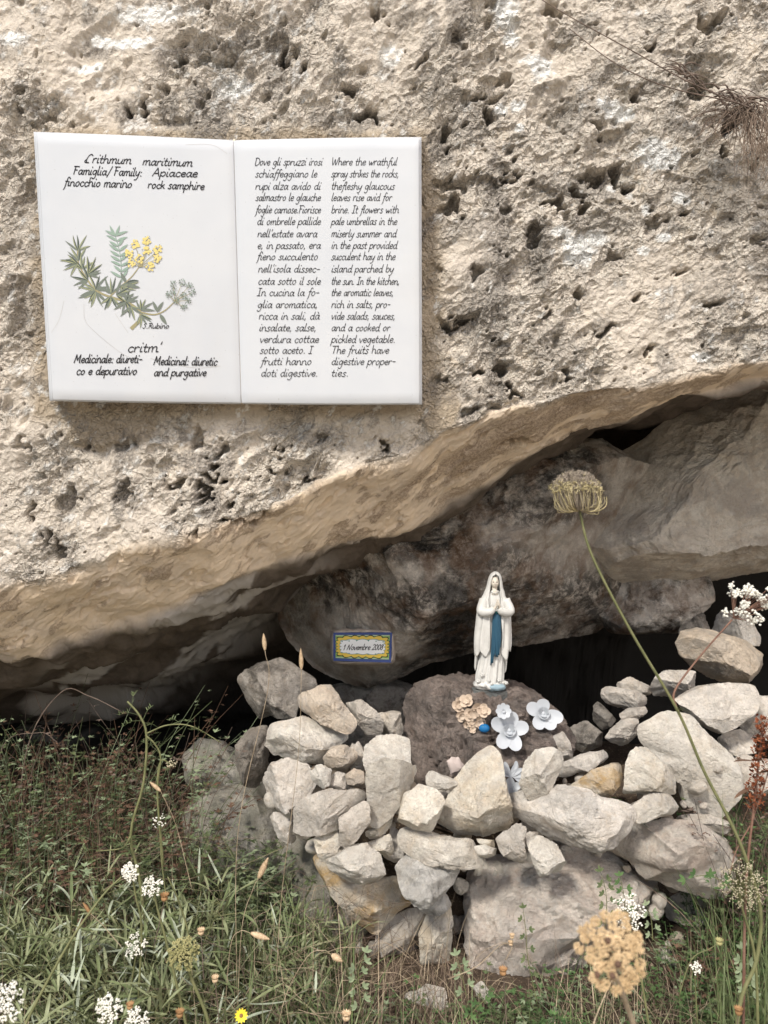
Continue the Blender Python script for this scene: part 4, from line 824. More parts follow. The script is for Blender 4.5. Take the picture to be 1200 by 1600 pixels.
# sleeves and praying hands
for s_, ex, ey in ((-1, 322, 392), (1, 566, 392)):
    mb = MB(); c_ = crv([SP(440+s_*95, 300, 20), SP(ex, ey, 50), SP(440+s_*55, 392, 92), SP(444+s_*22, 362, 104)], 16)
    mb.tube(c_, [UN*r for r in np.interp(np.arange(len(c_)), [0, 5, 11, len(c_)-1], [38, 44, 33, 22])], k=20); mb.build('sleeve', M['stat'], st)
    for q in range(3):
        pass
    mb = MB(); hx = 452+s_*7.5
    mb.tube(crv([SP(446+s_*26, 372, 104), SP(hx+s_*7, 345, 112), SP(hx+s_*1.5, 322, 116)], 6), [UN*r for r in (11, 11, 11.5, 11, 10, 9, 9)][:7], k=12)
    for f_, (L_, dz) in enumerate(((34, -11), (42, -4), (44, 3), (36, 10))):
        mb.tube([SP(hx+s_*1, 330, 114+dz), SP(hx-s_*1.5, 330-L_*.55, 114+dz), SP(hx-s_*3, 330-L_, 112+dz*.8)], [4.8*UN, 4.2*UN, 2.6*UN], k=8)
    mb.tube([SP(hx, 350, 122), SP(hx-s_*1, 332, 130), SP(hx-s_*2, 316, 128)], [5*UN, 4.6*UN, 3*UN], k=8)
    mb.build('hand', M['skin'], st)
# sash
mb = MB()
for k, (x0_, x1_, y1_, dz) in enumerate(((424, 398, 835, 0), (432, 412, 815, 5), (441, 424, 760, 9), (450, 440, 762, 12), (460, 452, 766, 10), (470, 466, 750, 5), (478, 476, 690, 0))):
    c_ = crv([SP(450+(x0_-450)*.45, 402, 74), SP(x0_-2, 460, 74+dz), SP((x0_+x1_)/2+2, 600, 82+dz), SP(x1_, y1_, 82+dz)], 18)
    mb.tube(c_, [UN*r for r in np.interp(np.arange(len(c_)), [0, 3, 12, len(c_)-1], [5, 9, 9.5, 6])], k=8)
mb.build('sash', M['sash'], st)
mb = MB(); mb.tube([SP(412, 402, 68), SP(450, 396, 80), SP(488, 402, 66)], [5*UN, 7.5*UN, 5*UN], k=8); mb.tube([SP(444, 394, 82), SP(452, 410, 82)], 8*UN, k=8); mb.build('sash_knot', M['green_tie'], st)
mb = MB()
for k, p in enumerate(crv([SP(385, 440, 92), SP(384, 520, 98), SP(372, 600, 98), SP(368, 640, 96)], 22)): mb.blob(p, 3.3*UN, sub=1)
for p in (SP(368, 655, 96), SP(368, 668, 95)): mb.blob(p, 4*UN, sub=1)
mb.build('rosary', M['stat'], st)
# rocky foot with roses, plinth
def lump(name, c, r, mat, seed, nzz=.12, sub=4, parent=st):
    Vn, Fn = ico(sub); V = Vn*np.array(r)*UN; V = V*(1+fbm(Vn*1.0+seed, 2.2, 4, seed)*nzz*2)[:, None]
    mb = MB(); mb.add(V+SP(*c), Fn.tolist()); return mb.build(name, M[mat], parent)
lump('rock_foot', (402, 1008, 5), (136, 86, 52), 'stat', 5, .14); lump('water_basin', (440, 1020, 52), (88, 46, 34), 'water', 9, .08)
def rose(c, r, parent=st):
    mb = MB(); mb.blob(SP(*c), r*.55*UN, sub=2)
    for k in range(9):
        a = k*2.4; rr = r*(.35+.4*k/9); mb.blob(SP(c[0]+rr*math.cos(a), c[1]+rr*math.sin(a), c[2]+r*.5-k*.06*r), (r*.36*UN, r*.2*UN, r*.36*UN), sub=1)
    mb.build('rose', M['stat'], parent)
for c_, r_ in (((322, 918, 70), 24), ((286, 968, 68), 22), ((535, 985, 56), 20), ((350, 1000, 84), 17), ((405, 985, 86), 16), ((470, 958, 78), 22), ((384, 960, 80), 15)): rose(c_, r_)
mb = MB(); pv = []
for y_, g in ((1046, -6), (1052, 0), (1098, 0), (1130, 0)):
    for x_, d_ in ((248, 62), (545, 62), (545, -75), (248, -75)): pv.append(SP(x_+(g if x_ > 400 else -g), y_+(5 if x_ > 400 else 0), d_+(g if d_ > 0 else -g)))
mb.add(pv, [(0, 1, 2, 3)]+[(r*4+k, r*4+4+k, r*4+4+(k+1) % 4, r*4+(k+1) % 4) for r in range(3) for k in range(4)]); mb.build('plinth', M['plinth'], st, smooth=False)

# ---------------- porcelain flowers and keepsakes on the statue rock ----------------
def zp(x, y): return (690+x/5.3333, 880+y/5.3333)
t = NT('porcelain'); M['porc'] = t.out((.42, .445, .475), .4); t = NT('beige_porcelain'); M['beige'] = t.out(t.mix(t.noise(t.obj(), 60, 4), (.50, .40, .31), (.62, .52, .42)), .4)
M['blueglass'] = flat('blue_glaze', (.015, .13, .32), .12)
def frame(n):
    n = n/np.linalg.norm(n); u = np.cross([0, 0, 1.], n); u /= np.linalg.norm(u)+1e-9; v = np.cross(n, u); return u, v, n
def petal(mb, c, u, v, n, ang, L_, W_, lift0, lift1, cup=.25, mi=0):
    """rounded cupped petal with thickness from the centre c outwards at ang"""
    d = u*math.cos(ang)+v*math.sin(ang); s = np.cross(n, d); V = []; NR, NK = 5, 16
    pc = c+d*L_*.52
    for side in (1, -1):
        for r in range(NR+1):
            for k in range(NK):
                a = 2*math.pi*k/NK; rr = r/NR; x = math.cos(a)*rr; y = math.sin(a)*rr
                wsc = W_*.5*(1.0-.22*(1-x)*.5); f = (x+1)/2
                th_ = side*.028*L_*math.sqrt(max(0, 1-rr**2))+.0
                V.append(pc+d*x*L_*.5+s*y*wsc+n*(lerp(lift0, lift1, f)+cup*L_*(rr**2)*.35+th_))
    Fc = []
    for sd in (0, 1):
        o_ = sd*(NR+1)*NK
        for r in range(NR):
            for k in range(NK):
                q = (o_+r*NK+k, o_+r*NK+(k+1) % NK, o_+(r+1)*NK+(k+1) % NK, o_+(r+1)*NK+k); Fc.append(q if sd == 0 else q[::-1])
    mb.add(V, Fc, mi)
def flower(name, label, cx, cy, R_, angs, mat='porc', inner=(3, 5), tilt=(0, -1, .35), lens=None, group=None, back=.0):
    h, nn = hit(pedestal, *zp(cx, cy)); h = h if h is not None else P(*zp(cx, cy), 1.46)
    n = np.array(tilt, float); u, v, n = frame(n); c = h+n*.011-np.array([0, back, 0])
    root = empty(name, c, label, 'ceramic flower', group); Rm = R_*UN
    for k, a in enumerate(angs):
        mb = MB(); petal(mb, c, u, v, n, math.radians(a), Rm*(lens[k] if lens else 1), Rm*.82, .001, .004+.12*Rm); mb.build('petal', M[mat], root)
    for ring, m in enumerate(inner):
        for k in range(m):
            mb = MB(); a = 2*math.pi*(k+.4*ring)/m+.5
            L_ = Rm*(.22+.10*ring); petal(mb, c+n*.003, u, v, n, a, L_, L_*1.5, .002, Rm*(.36-.10*ring), .35); mb.build('petal', M[mat], root)
    mb = MB(); mb.blob(c+n*Rm*.18, Rm*.13, sub=3); mb.build('bud', M[mat], root)
    return root
flower('ceramic_flower', 'white porcelain flower with five flat petals, left of the two large ones', 550, 1400, 155, (150, 75, 12, -68, -122), lens=(1, .95, 1, 1.05, 1), group='porcelain flowers on the statue rock')
flower('ceramic_flower', 'white porcelain flower with rolled bud, right of the two large ones', 828, 1255, 150, (155, -16, -58, -118, 88), lens=(.95, 1.05, .95, .9, .75), group='porcelain flowers on the statue rock', back=.004)
flower('ceramic_flower', 'small ragged white porcelain blossom above the left large one', 502, 1235, 62, tuple(range(0, 360, 45)), inner=(4,), back=.004)
# beige rose cluster
h, _ = hit(pedestal, *zp(235, 1260)); h = h if h is not None else P(*zp(235, 1260), 1.47)
rc = empty('ceramic_rose_cluster', h, 'beige ceramic cluster of rolled roses at the statue foot', 'ceramic flower')
for k, (x_, y_, r_) in enumerate(((150, 1185, 66), (215, 1165, 62), (300, 1215, 78), (345, 1250, 60), (250, 1265, 62), (205, 1330, 48), (255, 1345, 46), (130, 1210, 42), (300, 1320, 50), (170, 1260, 52), (250, 1385, 30))):
    hh, _ = hit(pedestal, *zp(x_, y_)); hh = hh if hh is not None else P(*zp(x_, y_), h[1]); mb = MB(); u, v, n = frame(np.array([random.uniform(-.4, .4), -1, random.uniform(-.1, .8)])); c = hh+n*.006
    for q in range(4): petal(mb, c, u, v, n, q*1.6+k, r_*UN*.95, r_*UN*1.15, .001, r_*UN*.30, .8)
    for q in range(3): petal(mb, c, u, v, n, q*2.1+k, r_*UN*.5, r_*UN*.75, .001, r_*UN*.62, .7)
    mb.build('rose', M['beige'], rc)
h, n_ = hit(pedestal, *zp(352, 1368)); h = h if h is not None else P(*zp(352, 1368), 1.44); mb = MB(); mb.blob(h+np.array([0, -.006, 0]), (44*UN, 32*UN, 35*UN), sub=4)
tag(mb.build('glazed_pebble', M['blueglass'], loc=h), 'shiny blue glazed pebble beside the left white flower', 'pebble')
# white shells / ceramic leaves half hidden between stones
c = P(800, 1214, 1.40); rt = empty('ceramic_leaf_spray', c, 'white ceramic leaf spray half hidden behind the rough grey stone', 'ceramic flower'); u, v, n = frame(np.array([0, -1, .5]))
for k, a in enumerate((60, 85, 110, 135, 160, 30, 5, -30, -80, -130)): mb = MB(); petal(mb, c+u*random.uniform(-.006, .006), u, v, n, math.radians(a), .026, .010, .001, .006, .3); mb.build('petal', M['porc'], rt)
c = P(798, 1232, 1.385); rt = empty('ceramic_flower', c, 'pale ceramic flower low in the gap below the leaf spray', 'ceramic flower'); u, v, n = frame(np.array([0, -1, .4]))
for k, a in enumerate((20, 95, 165, 240, 310)): mb = MB(); petal(mb, c, u, v, n, math.radians(a), .018, .015, .001, .003, .3); mb.build('petal', M['porc'], rt)
stone('shard', 'pale pink ceramic shard standing behind the pyramid stone', P0, [(702, 1190), (716, 1184), (726, 1200), (714, 1214), (704, 1206)], 1.41, flat('pink_clay', (.46, .39, .36), .6), 'shard', .4, .6, 300, 6, 3, .02)
# ---------------- vegetation ----------------
def leafmat(name, c1, c2, rough=.55, sc=60, tr=.0):
    t = NT(name); o = t.obj()
    c = t.mix(t.ramp(t.noise(o, sc, 4, .6), (.35, 0.), (.65, 1.)), c1, c2); m = t.out(c, rough); t.b.inputs['Specular IOR Level'].default_value = .3
    if tr: t.b.inputs['Subsurface Weight'].default_value = tr; t.b.inputs['Subsurface Radius'].default_value = (.003, .003, .002); t.b.inputs['Subsurface Scale'].default_value = .5
    return m
G = dict(samp=leafmat('samphire_leaf_pale', (.28, .32, .23), (.38, .42, .32)), sam=leafmat('samphire_leaf', (.16, .18, .09), (.25, .275, .155)), samd=leafmat('samphire_leaf_olive', (.10, .13, .055), (.16, .19, .09)), stem=leafmat('green_stem', (.12, .13, .055), (.19, .19, .09)),
    gr=leafmat('grass_blade', (.09, .13, .05), (.17, .21, .09)), straw=leafmat('dry_straw', (.24, .185, .12), (.42, .34, .24), .7), straw2=leafmat('old_straw', (.12, .085, .06), (.22, .165, .125), .8),
    rust=leafmat('rust_leaf', (.085, .05, .035), (.16, .095, .06), .8), und=leafmat('undergrowth_leaf', (.06, .085, .035), (.14, .17, .08)), pale=leafmat('pale_clover', (.16, .21, .12), (.26, .31, .19)),
    white=leafmat('white_floret', (.70, .69, .62), (.80, .78, .70), .7), cream=leafmat('cream_floret', (.42, .37, .25), (.58, .52, .38), .8), tan=leafmat('tan_seed', (.50, .36, .20), (.68, .52, .32), .85),
    olive=leafmat('olive_seed', (.25, .24, .10), (.42, .39, .19), .8), mauve=leafmat('mauve_bristle', (.28, .235, .19), (.42, .36, .28), .8), ybr=leafmat('yellow_bract', (.42, .36, .19), (.58, .50, .30), .7),
    spike=leafmat('straw_spikelet', (.38, .27, .16), (.62, .48, .32), .8, 300), red=leafmat('red_brown_seed', (.13, .035, .015), (.26, .085, .035), .8), rstem=leafmat('reddish_stem', (.16, .085, .06), (.24, .14, .10), .7),
    yellow=leafmat('yellow_ray', (.80, .62, .03), (.85, .70, .05), .6), twig=leafmat('grey_twig', (.10, .075, .06), (.20, .15, .12), .85), brown=leafmat('brown_seed_head', (.22, .12, .05), (.36, .21, .10), .8), green=leafmat('fresh_leaf', (.05, .10, .035), (.10, .17, .06)))
R = random.Random(11)
def gp3(px, y, dz=0.): return np.array([(px-600)/F*y, y, float(gz(0, y))+dz])
_oct = np.array([(1, 0, 0), (-1, 0, 0), (0, 1, 0), (0, -1, 0), (0, 0, 1), (0, 0, -1)], float)
_of = [(0, 2, 4), (2, 1, 4), (1, 3, 4), (3, 0, 4), (2, 0, 5), (1, 2, 5), (3, 1, 5), (0, 3, 5)]
def octa(mb, c, r, mi=0):
    a = R.uniform(0, 3.14); ca, sa = math.cos(a), math.sin(a); V = _oct*r*np.array([1, 1, .8]); V = V@np.array([[ca, -sa, 0], [sa, ca, 0], [0, 0, 1]])@np.array([[1, 0, 0], [0, sa, ca], [0, -ca, sa]])
    mb.add(V+c, _of, mi)
# samphire: an uncountable tangle
def samphire(st_, lf, p0, sc, r=R):
    for s in range(r.randint(3, 5)):
        a = r.uniform(0, 6.283); ln = r.uniform(.07, .20)*sc; ou = r.uniform(.2, .95)
        pts = crv([p0, p0+np.array((math.cos(a)*ou*ln*.45, math.sin(a)*ou*ln*.45, ln*.5)), p0+np.array((math.cos(a)*ou*ln, math.sin(a)*ou*ln, ln*r.uniform(.7, 1)))], 8); st_.tube(pts, .0017, .0010, 4, cap=False)
        for k in range(2, len(pts)):
            for q in range(r.choice((1, 1, 2)) if k < len(pts)-1 else 3):
                b = r.uniform(0, 6.283); el = r.uniform(-.1, 1.1); d = np.array([math.cos(b)*math.cos(el), math.sin(b)*math.cos(el), math.sin(el)]); L_ = r.uniform(.015, .032)
                p = pts[k]; e = p+d*L_; st_.tube([p, p+d*L_*.5+np.array([0, 0, .001]), e], .0008, .0007, 3, cap=False)
                for z_ in r.choice(((-.8, .05, .7), (-.6, .5), (-.3,), (-1., 0, .9))):
                    dd = d*math.cos(z_)+np.cross(d, [0, 0, 1.])*math.sin(z_); lf.strap(e, dd+np.array([0, 0, r.uniform(-.5, .5)]), r.uniform(.026, .056)*sc, r.uniform(.0028, .0052), bend=r.uniform(-.5, .9), seg=5, fold=.3, twist=r.uniform(-.8, .8), mi=r.choice((0, 0, 0, 0, 1, 1, 2)))
def samphires(n, area, sc):
    a_, b_ = MB(), MB()
    for _ in range(n): px, y = area(); samphire(a_, b_, gp3(px, y, -.01), R.uniform(*sc))
    tag(b_.build('samphire_leaves', None, mats=[G['sam'], G['samd'], G['samp']]), kind='stuff'); tag(a_.build('samphire_stems', G['stem']), kind='stuff')
def A(x0, x1, y0, y1): return lambda: (R.uniform(x0, x1), R.uniform(y0, y1))
def clumped(f):
    def g():
        while True:
            px, y = f()
            if math.sin(px*.031+y*9)+math.sin(px*.013-y*17+1.3)+math.sin(px*.053+2) > R.uniform(-1.6, 1.0): return px, y
    return g
samphires(80, clumped(A(-110, 300, 1.0, 1.40)), (.65, 1.25)); samphires(9, A(330, 480, 1.2, 1.34), (.6, .85)); samphires(6, A(1110, 1280, 1.0, 1.2), (.5, .75))
# strands: straw, grass, undergrowth as uncountable cover
def strands(name, mat, n, area, ln, wd, lean=.6, bend=(.2, 1.2), seg=5, mats=None, tip=0.05, dens=None):
    mb = MB()
    for _ in range(n):
        px, y = area()
        if dens and not dens(px, y): continue
        a = R.uniform(0, 6.283); l = R.uniform(0, lean); d = np.array([math.cos(a)*l, math.sin(a)*l, 1.0]); L_ = R.uniform(*ln)
        mb.strap(gp3(px, y, -.003), d, L_, R.uniform(*wd), up=(0, 0, 1) if R.random() < .75 else (math.cos(a+2), math.sin(a+2), .3), bend=R.uniform(*bend), seg=seg, tip=tip, shape='grass', twist=R.uniform(-1, 1), fold=0 if wd[1] < .002 else .3, mi=R.randrange(len(mats)) if mats else 0)
    return tag(mb.build(name, mat, mats=mats), kind='stuff')
def A(x0, x1, y0, y1): return lambda: (R.uniform(x0, x1), R.uniform(y0, y1))
strands('dry_grass', None, 3600, A(-100, 760, .95, 1.42), (.05, .19), (.0008, .0019), 1.6, (.3, 2.2), 6, [G['straw2'], G['straw2'], G['straw']])
strands('dry_grass', None, 1500, A(850, 1300, .95, 1.32), (.05, .15), (.0008, .0016), 1.6, (.3, 2.2), 6, [G['straw2'], G['straw2'], G['straw']])
strands('grass', None, 700, A(200, 560, 1.1, 1.42), (.08, .20), (.0022, .0042), .7, (.4, 1.8), 7, [G['gr'], G['sam'], G['gr']])
strands('grass', None, 420, A(-100, 330, .95, 1.5), (.10, .22), (.0012, .003), .7, (.3, 1.5), 7, [G['gr'], G['samd'], G['straw']])
strands('grass', None, 420, A(860, 1300, .95, 1.3), (.06, .15), (.0014, .0032), .9, (.4, 1.8), 6, [G['gr'], G['samd'], G['straw']])
strands('grass', None, 120, A(1105, 1280, 1.30, 1.46), (.16, .33), (.0018, .0035), .45, (.2, 1.2), 7, [G['gr'], G['samd'], G['straw2']])
strands('grass', None, 170, A(1120, 1260, 1.02, 1.3), (.14, .30), (.0018, .0035), .35, (.2, .9), 7, [G['gr'], G['samd']])
strands('dry_grass', None, 900, A(480, 900, 1.0, 1.3), (.04, .10), (.0008, .0016), 1.8, (.3, 2.2), 6, [G['straw2'], G['straw2'], G['straw']])
strands('grass', None, 300, A(1080, 1300, 1.2, 1.45), (.06, .16), (.0014, .0032), .9, (.4, 1.8), 6, [G['gr'], G['samd'], G['straw2']])
strands('grass', None, 420, A(500, 860, .98, 1.26), (.05, .12), (.0014, .003), .9, (.4, 1.8), 6, [G['gr'], G['sam']])
def ferny(name, mat, n, area, hh, leafl, mats=None, arch=.8, nl=(9, 15)):
    mb = MB()
    for _ in range(n):
        px, y = area(); p0 = gp3(px, y, -.005); a = R.uniform(0, 6.283); h = R.uniform(*hh); o = h*R.uniform(.1, arch)
        pts = crv([p0, p0+[math.cos(a)*o*.3, math.sin(a)*o*.3, h*.6], p0+[math.cos(a)*o, math.sin(a)*o, h]], 8); mi = R.randrange(len(mats)) if mats else 0
        mb.tube(pts, .0009, .0005, 3, mi=mi, cap=False)
        for k in range(R.randint(*nl)):
            i = R.uniform(2, len(pts)-1.01); f_ = int(i); p = pts[f_]*(1-i+f_)+pts[f_+1]*(i-f_); b = R.uniform(0, 6.283); d = np.array([math.cos(b), math.sin(b), R.uniform(-.2, .7)])
            e = p+d*R.uniform(.004, .018); L_ = R.uniform(*leafl)
            for z_ in (-.9, 0, .9):
                dd = d*math.cos(z_)+np.cross(d, [0, 0, 1.])*math.sin(z_); mb.strap(e, dd, L_, L_*.38, bend=R.uniform(-.2, .6), seg=2, mi=mi, fold=.2)
    return tag(mb.build(name, mat, mats=mats), kind='stuff')
ferny('undergrowth', None, 430, A(-120, 330, 1.36, 1.66), (.12, .33), (.006, .014), [G['und'], G['rust'], G['und'], G['rust'], G['pale']])
ferny('undergrowth', None, 150, A(-60, 300, 1.40, 1.62), (.24, .43), (.005, .011), [G['und'], G['pale'], G['twig'], G['rust']], .6, (6, 12))
strands('dry_grass', None, 420, A(-100, 320, 1.3, 1.6), (.15, .36), (.0009, .0018), .8, (.3, 1.6), 7, [G['straw2'], G['straw'], G['samd']])
ferny('undergrowth', None, 200, A(850, 1290, 1.08, 1.42), (.02, .08), (.005, .010), [G['und'], G['green'], G['pale']])
ferny('undergrowth', None, 160, A(1060, 1290, 1.2, 1.46), (.03, .12), (.006, .011), [G['und'], G['green'], G['rust']])
ferny('undergrowth', None, 230, A(430, 880, 1.02, 1.27), (.02, .085), (.005, .010), [G['und'], G['green'], G['pale']])
ferny('undergrowth', None, 170, A(270, 450, 1.40, 1.55), (.05, .19), (.006, .014), [G['und'], G['pale']])
def tangle(name, mats, n, area, L_):
    mb = MB()
    for _ in range(n):
        px, y = area(); p = gp3(px, y, R.uniform(.0, .2)); a = R.uniform(0, 6.28); q = []
        for k in range(5): q.append(p.copy()); a += R.uniform(-.6, .6); p = p+np.array([math.cos(a), math.sin(a)*.5, R.uniform(-.5, .7)])*L_*R.uniform(.6, 1.2)/4
        mb.tube(crv(q, 12), .0005, .0003, 3, mi=R.randrange(len(mats)), cap=False)
    return tag(mb.build(name, None, mats=mats), kind='stuff')
tangle('dead_stems', [G['twig'], G['straw2'], G['straw']], 320, A(-120, 330, 1.36, 1.68), .22)
tangle('dead_stems', [G['twig'], G['straw2'], G['straw']], 120, A(300, 600, 1.1, 1.34), .14)
mb = MB()
for _ in range(1700):     # leaf litter and grit
    px, y = R.uniform(-100, 1300), R.uniform(.95, 1.6); p = gp3(px, y, R.uniform(.0, .01)); a = R.uniform(0, 6.28)
    mb.strap(p, (math.cos(a), math.sin(a), R.uniform(-.2, .5)), R.uniform(.008, .02), R.uniform(.003, .008), bend=R.uniform(-1, 1), seg=3, fold=.3, mi=R.randrange(3))
tag(mb.build('leaf_litter', None, mats=[G['straw2'], G['rust'], G['straw']]), kind='stuff')

ferny('undergrowth', None, 120, A(1100, 1270, 1.36, 1.5), (.14, .34), (.006, .012), [G['und'], G['green'], G['twig'], G['rust']])
strands('dry_grass', None, 380, A(-100, 620, .98, 1.3), (.12, .26), (.0010, .0020), .9, (.3, 2.0), 8, [G['straw'], G['straw'], G['straw2']])
strands('dry_grass', None, 120, A(860, 1280, 1.0, 1.25), (.10, .2), (.0010, .0018), .9, (.3, 2.0), 8, [G['straw']])
strands('broad_leaves', None, 60, A(120, 520, 1.02, 1.22), (.04, .085), (.006, .011), 1.1, (.5, 2.0), 6, [G['gr'], G['sam'], G['samp']])
strands('dry_grass', None, 260, clumped(A(200, 520, 1.1, 1.3)), (.08, .2), (.0012, .0024), 1.3, (.6, 2.4), 8, [G['straw'], G['straw2']])
# ---------------- single flowering stems ----------------
def PY_(pts): return [P(*p) for p in pts]
def umbel(label, path, r0, r1, R_px, y, mat, face=(0, -1, .5), n=22, fl=9, fr=.0016, dome=.35, stem='stem', name='umbel_flower', cat='flower', group=None, spread=1., raylen=.5, bud=None, ell=1.):
    """path: (px,py,y) from the root to the head centre; head radius in photograph pixels"""
    pts = PY_(path); C_ = pts[-1]; Rm = R_px/F*y; nrm = np.array(face, float); u, v, nrm = frame(nrm)
    base = C_-nrm*Rm*raylen; root = empty(name, pts[0], label, cat, group)
    mb = MB(); mb.tube(crv(pts[:-1]+[base], 26), r0, r1, 7); mb.build('stem', G[stem], root)
    rays = MB(); heads = MB()
    for k in range(n):
        rr = math.sqrt((k+.5)/n); a = k*2.39996+R.uniform(-.2, .2); rr *= R.uniform(.9, 1.08)
        e = C_+(u*math.cos(a)+v*math.sin(a)*ell)*Rm*rr*.86*spread+nrm*Rm*dome*(1-rr*rr)
        rays.tube(crv([base, base*.55+e*.45+nrm*Rm*(-.12), e-nrm*.001], 5), .0005, .00035, 3, cap=False)
        er = Rm*.86/math.sqrt(n)*1.0
        for q in range(fl):
            b = R.uniform(0, 6.283); s = er*math.sqrt(R.random()); octa(heads, e+(u*math.cos(b)+v*math.sin(b))*s+nrm*R.uniform(-.4, .5)*er, fr*R.uniform(.7, 1.2))
    rays.build('ray', G[stem], root)['kind'] = 'stuff'
    heads.build('floret', G[mat], root, smooth=False)['kind'] = 'stuff'
    return root
UG = None
umbel('white umbel on a thin stem, left one of the close pair at left', [(205, 1700, 1.12), (221, 1470, 1.12), (212, 1400, 1.12), (203, 1363, 1.11)], .0018, .0011, 15, 1.11, 'white', n=20, fl=11, fr=.0014)
umbel('white umbel with a brownish side, right one of the close pair at left', [(300, 1640, 1.12), (262, 1480, 1.12), (245, 1415, 1.12), (237, 1385, 1.11)], .0022, .0012, 17, 1.11, 'white', n=22, fl=8, fr=.0014, spread=1.05)
umbel('white umbel among samphire leaves below the close pair', [(190, 1640, 1.14), (205, 1540, 1.14), (212, 1478, 1.12)], .0016, .001, 20, 1.12, 'white', n=22, fl=7, fr=.0014)
umbel('tiny open white umbel at left above the pair', [(262, 1420, 1.25), (252, 1340, 1.25), (248, 1283, 1.24)], .0012, .0008, 11, 1.24, 'white', n=14, fl=2, fr=.0015, spread=1.1)
umbel('small budding umbel beside the mossy left boulder', [(255, 1352, 1.3), (246, 1240, 1.3), (251, 1190, 1.3), (268, 1194, 1.3)], .002, .0009, 9, 1.3, 'cream', n=10, fl=3, fr=.0013)
umbel('dense white umbel at the bottom, left of the yellow daisy', [(140, 1680, .95), (158, 1620, .95), (170, 1575, .93)], .0016, .0011, 22, .93, 'white', n=24, fl=11, fr=.0013)
umbel('white umbel cut by the bottom edge beside the dense one', [(235, 1700, .95), (220, 1640, .95), (214, 1596, .93)], .0016, .0011, 22, .93, 'white', n=24, fl=9, fr=.0013)
umbel('large white umbel cut by the left edge at the bottom', [(0, 1720, .85), (5, 1640, .85), (10, 1566, .83)], .0018, .0012, 32, .83, 'white', n=34, fl=9, fr=.0014)
umbel('greenish round seed umbel on a bent stem at lower left', [(330, 1680, 1.02), (326, 1600, 1.02), (300, 1530, 1.02), (286, 1490, 1.0)], .0026, .0018, 29, 1.0, 'olive', n=90, fl=9, fr=.0010, dome=.5, face=(0, -1, .9))
umbel('cream white umbel peeking from behind the big tan seed head', [(1020, 1640, 1.06), (1000, 1520, 1.06), (982, 1426, 1.05)], .0018, .0011, 30, 1.05, 'white', n=26, fl=7, fr=.0017)
umbel('little white umbel in the grass at lower right', [(1090, 1600, 1.15), (1087, 1550, 1.15), (1087, 1512, 1.14)], .0012, .0008, 10, 1.14, 'white', n=12, fl=5, fr=.0014)
umbel('fluffy cream umbel at the right edge over the triangular stone', [(1185, 1640, .98), (1180, 1500, .98), (1160, 1420, .98), (1160, 1382, .96)], .002, .0012, 38, .96, 'cream', n=60, fl=8, fr=.0008, spread=1.1)
big = umbel('big out of focus tan seed umbel in the foreground at lower right', [(1100, 2300, .62), (1040, 1750, .60), (990, 1600, .58), (955, 1487, .56)], .0030, .0017, 62, .56, 'tan', n=46, fl=60, fr=.0009, dome=.25, ell=1.08, stem='straw')
mb = MB(); C_ = P(955, 1487, .56)
for dx, dy_ in ((-5, -17), (-22, 36), (2, 38), (10, 20)): mb.blob(P(955+dx, 1487+dy_, .545), (.0022, .002, .0026), sub=2, jit=.1)
mb.build('dark_bit', G['rust'], big)['kind'] = 'stuff'  # dark rust blobs set just in front of the seed head
# tall dried carrot head with its white side umbel
main_p = [(1150, 1900, .98), (1152, 1600, .98), (1182, 1500, .98), (1188, 1420, .98), (1165, 1340, .98), (1140, 1282, .98), (1100, 1205, .98), (1058, 1109, .97), (985, 985, .96), (925, 868, .95), (905, 796, .95)]
root = empty('dried_carrot_stalk', P(*main_p[0]), 'tall leaning stalk with a bristly brown and yellow seed head before the cave', 'flower')
mb = MB(); mb.tube(crv(PY_(main_p), 70), .0026, .0014, 8); mb.build('stem', G['stem'], root)
mb = MB(); 
for k in range(9):
    a = R.uniform(0, 6.28); p0 = P(1057, 1108, .965); mb.strap(p0, (math.cos(a), -.4, math.sin(a)*.7), R.uniform(.012, .026), .0012, bend=.2, seg=3, fold=0, shape='grass')
mb.build('bract', G['stem'], root)['kind'] = 'stuff'
B0 = P(905, 797, .95); CH = P(900, 766, .95); s1 = .95/F; mbA = MB(); mbB = MB()
for k in range(640):
    rr = math.sqrt((k+.5)/640); a = k*2.39996+R.uniform(-.25, .25); e = np.array([math.cos(a)*rr*41, math.sin(a)*rr*34, 0])*R.uniform(.88, 1.06)
    zz = 24*(1-rr**3)+R.uniform(-4, 4)-4*rr; tip_ = CH+np.array([e[0]*s1, -e[1]*s1*1.0, (zz+2)*s1])
    mid = B0+np.array([e[0]*s1*.78, -e[1]*s1*.8, (zz*.35+3)*s1]); m_ = mbA if rr > R.uniform(.72, .95) or R.random() < .05 else mbB
    mid = mid+np.array([R.gauss(0, 3), R.gauss(0, 3), R.gauss(0, 4)])*s1
    if m_ is mbB or R.random() < .45: m_.tube(crv([B0, mid, tip_], 5), .0005, .0003, 3, cap=False)
    for q in range(7):
        d = np.array([R.gauss(0, 1), R.gauss(0, 1), R.gauss(.6, 1)]); d /= np.linalg.norm(d); m_.tube([tip_, tip_+d*R.uniform(.0018, .0042)], .00042, .0002, 3, cap=False)
for k in range(11):
    a = R.uniform(0, 6.283); o_ = np.array([math.cos(a), math.sin(a), 0]); q = [B0, B0+(o_*26+[0, 0, -2])*s1, B0+(o_*R.uniform(36, 44)+[0, 0, R.uniform(4, 14)])*s1, B0+(o_*R.uniform(36, 47)+[0, 0, R.uniform(12, 28)])*s1]
    mbA.tube(crv(q, 9), .0008, .0004, 4, cap=False)
mbA.build('bract', G['ybr'], root)['kind'] = 'stuff'; mbB.build('seed_head', G['mauve'], root)['kind'] = 'stuff'
sp = [(1057, 1106, .97), (1054, 1080, .97), (1090, 1030, .97), (1144, 968, .96)]
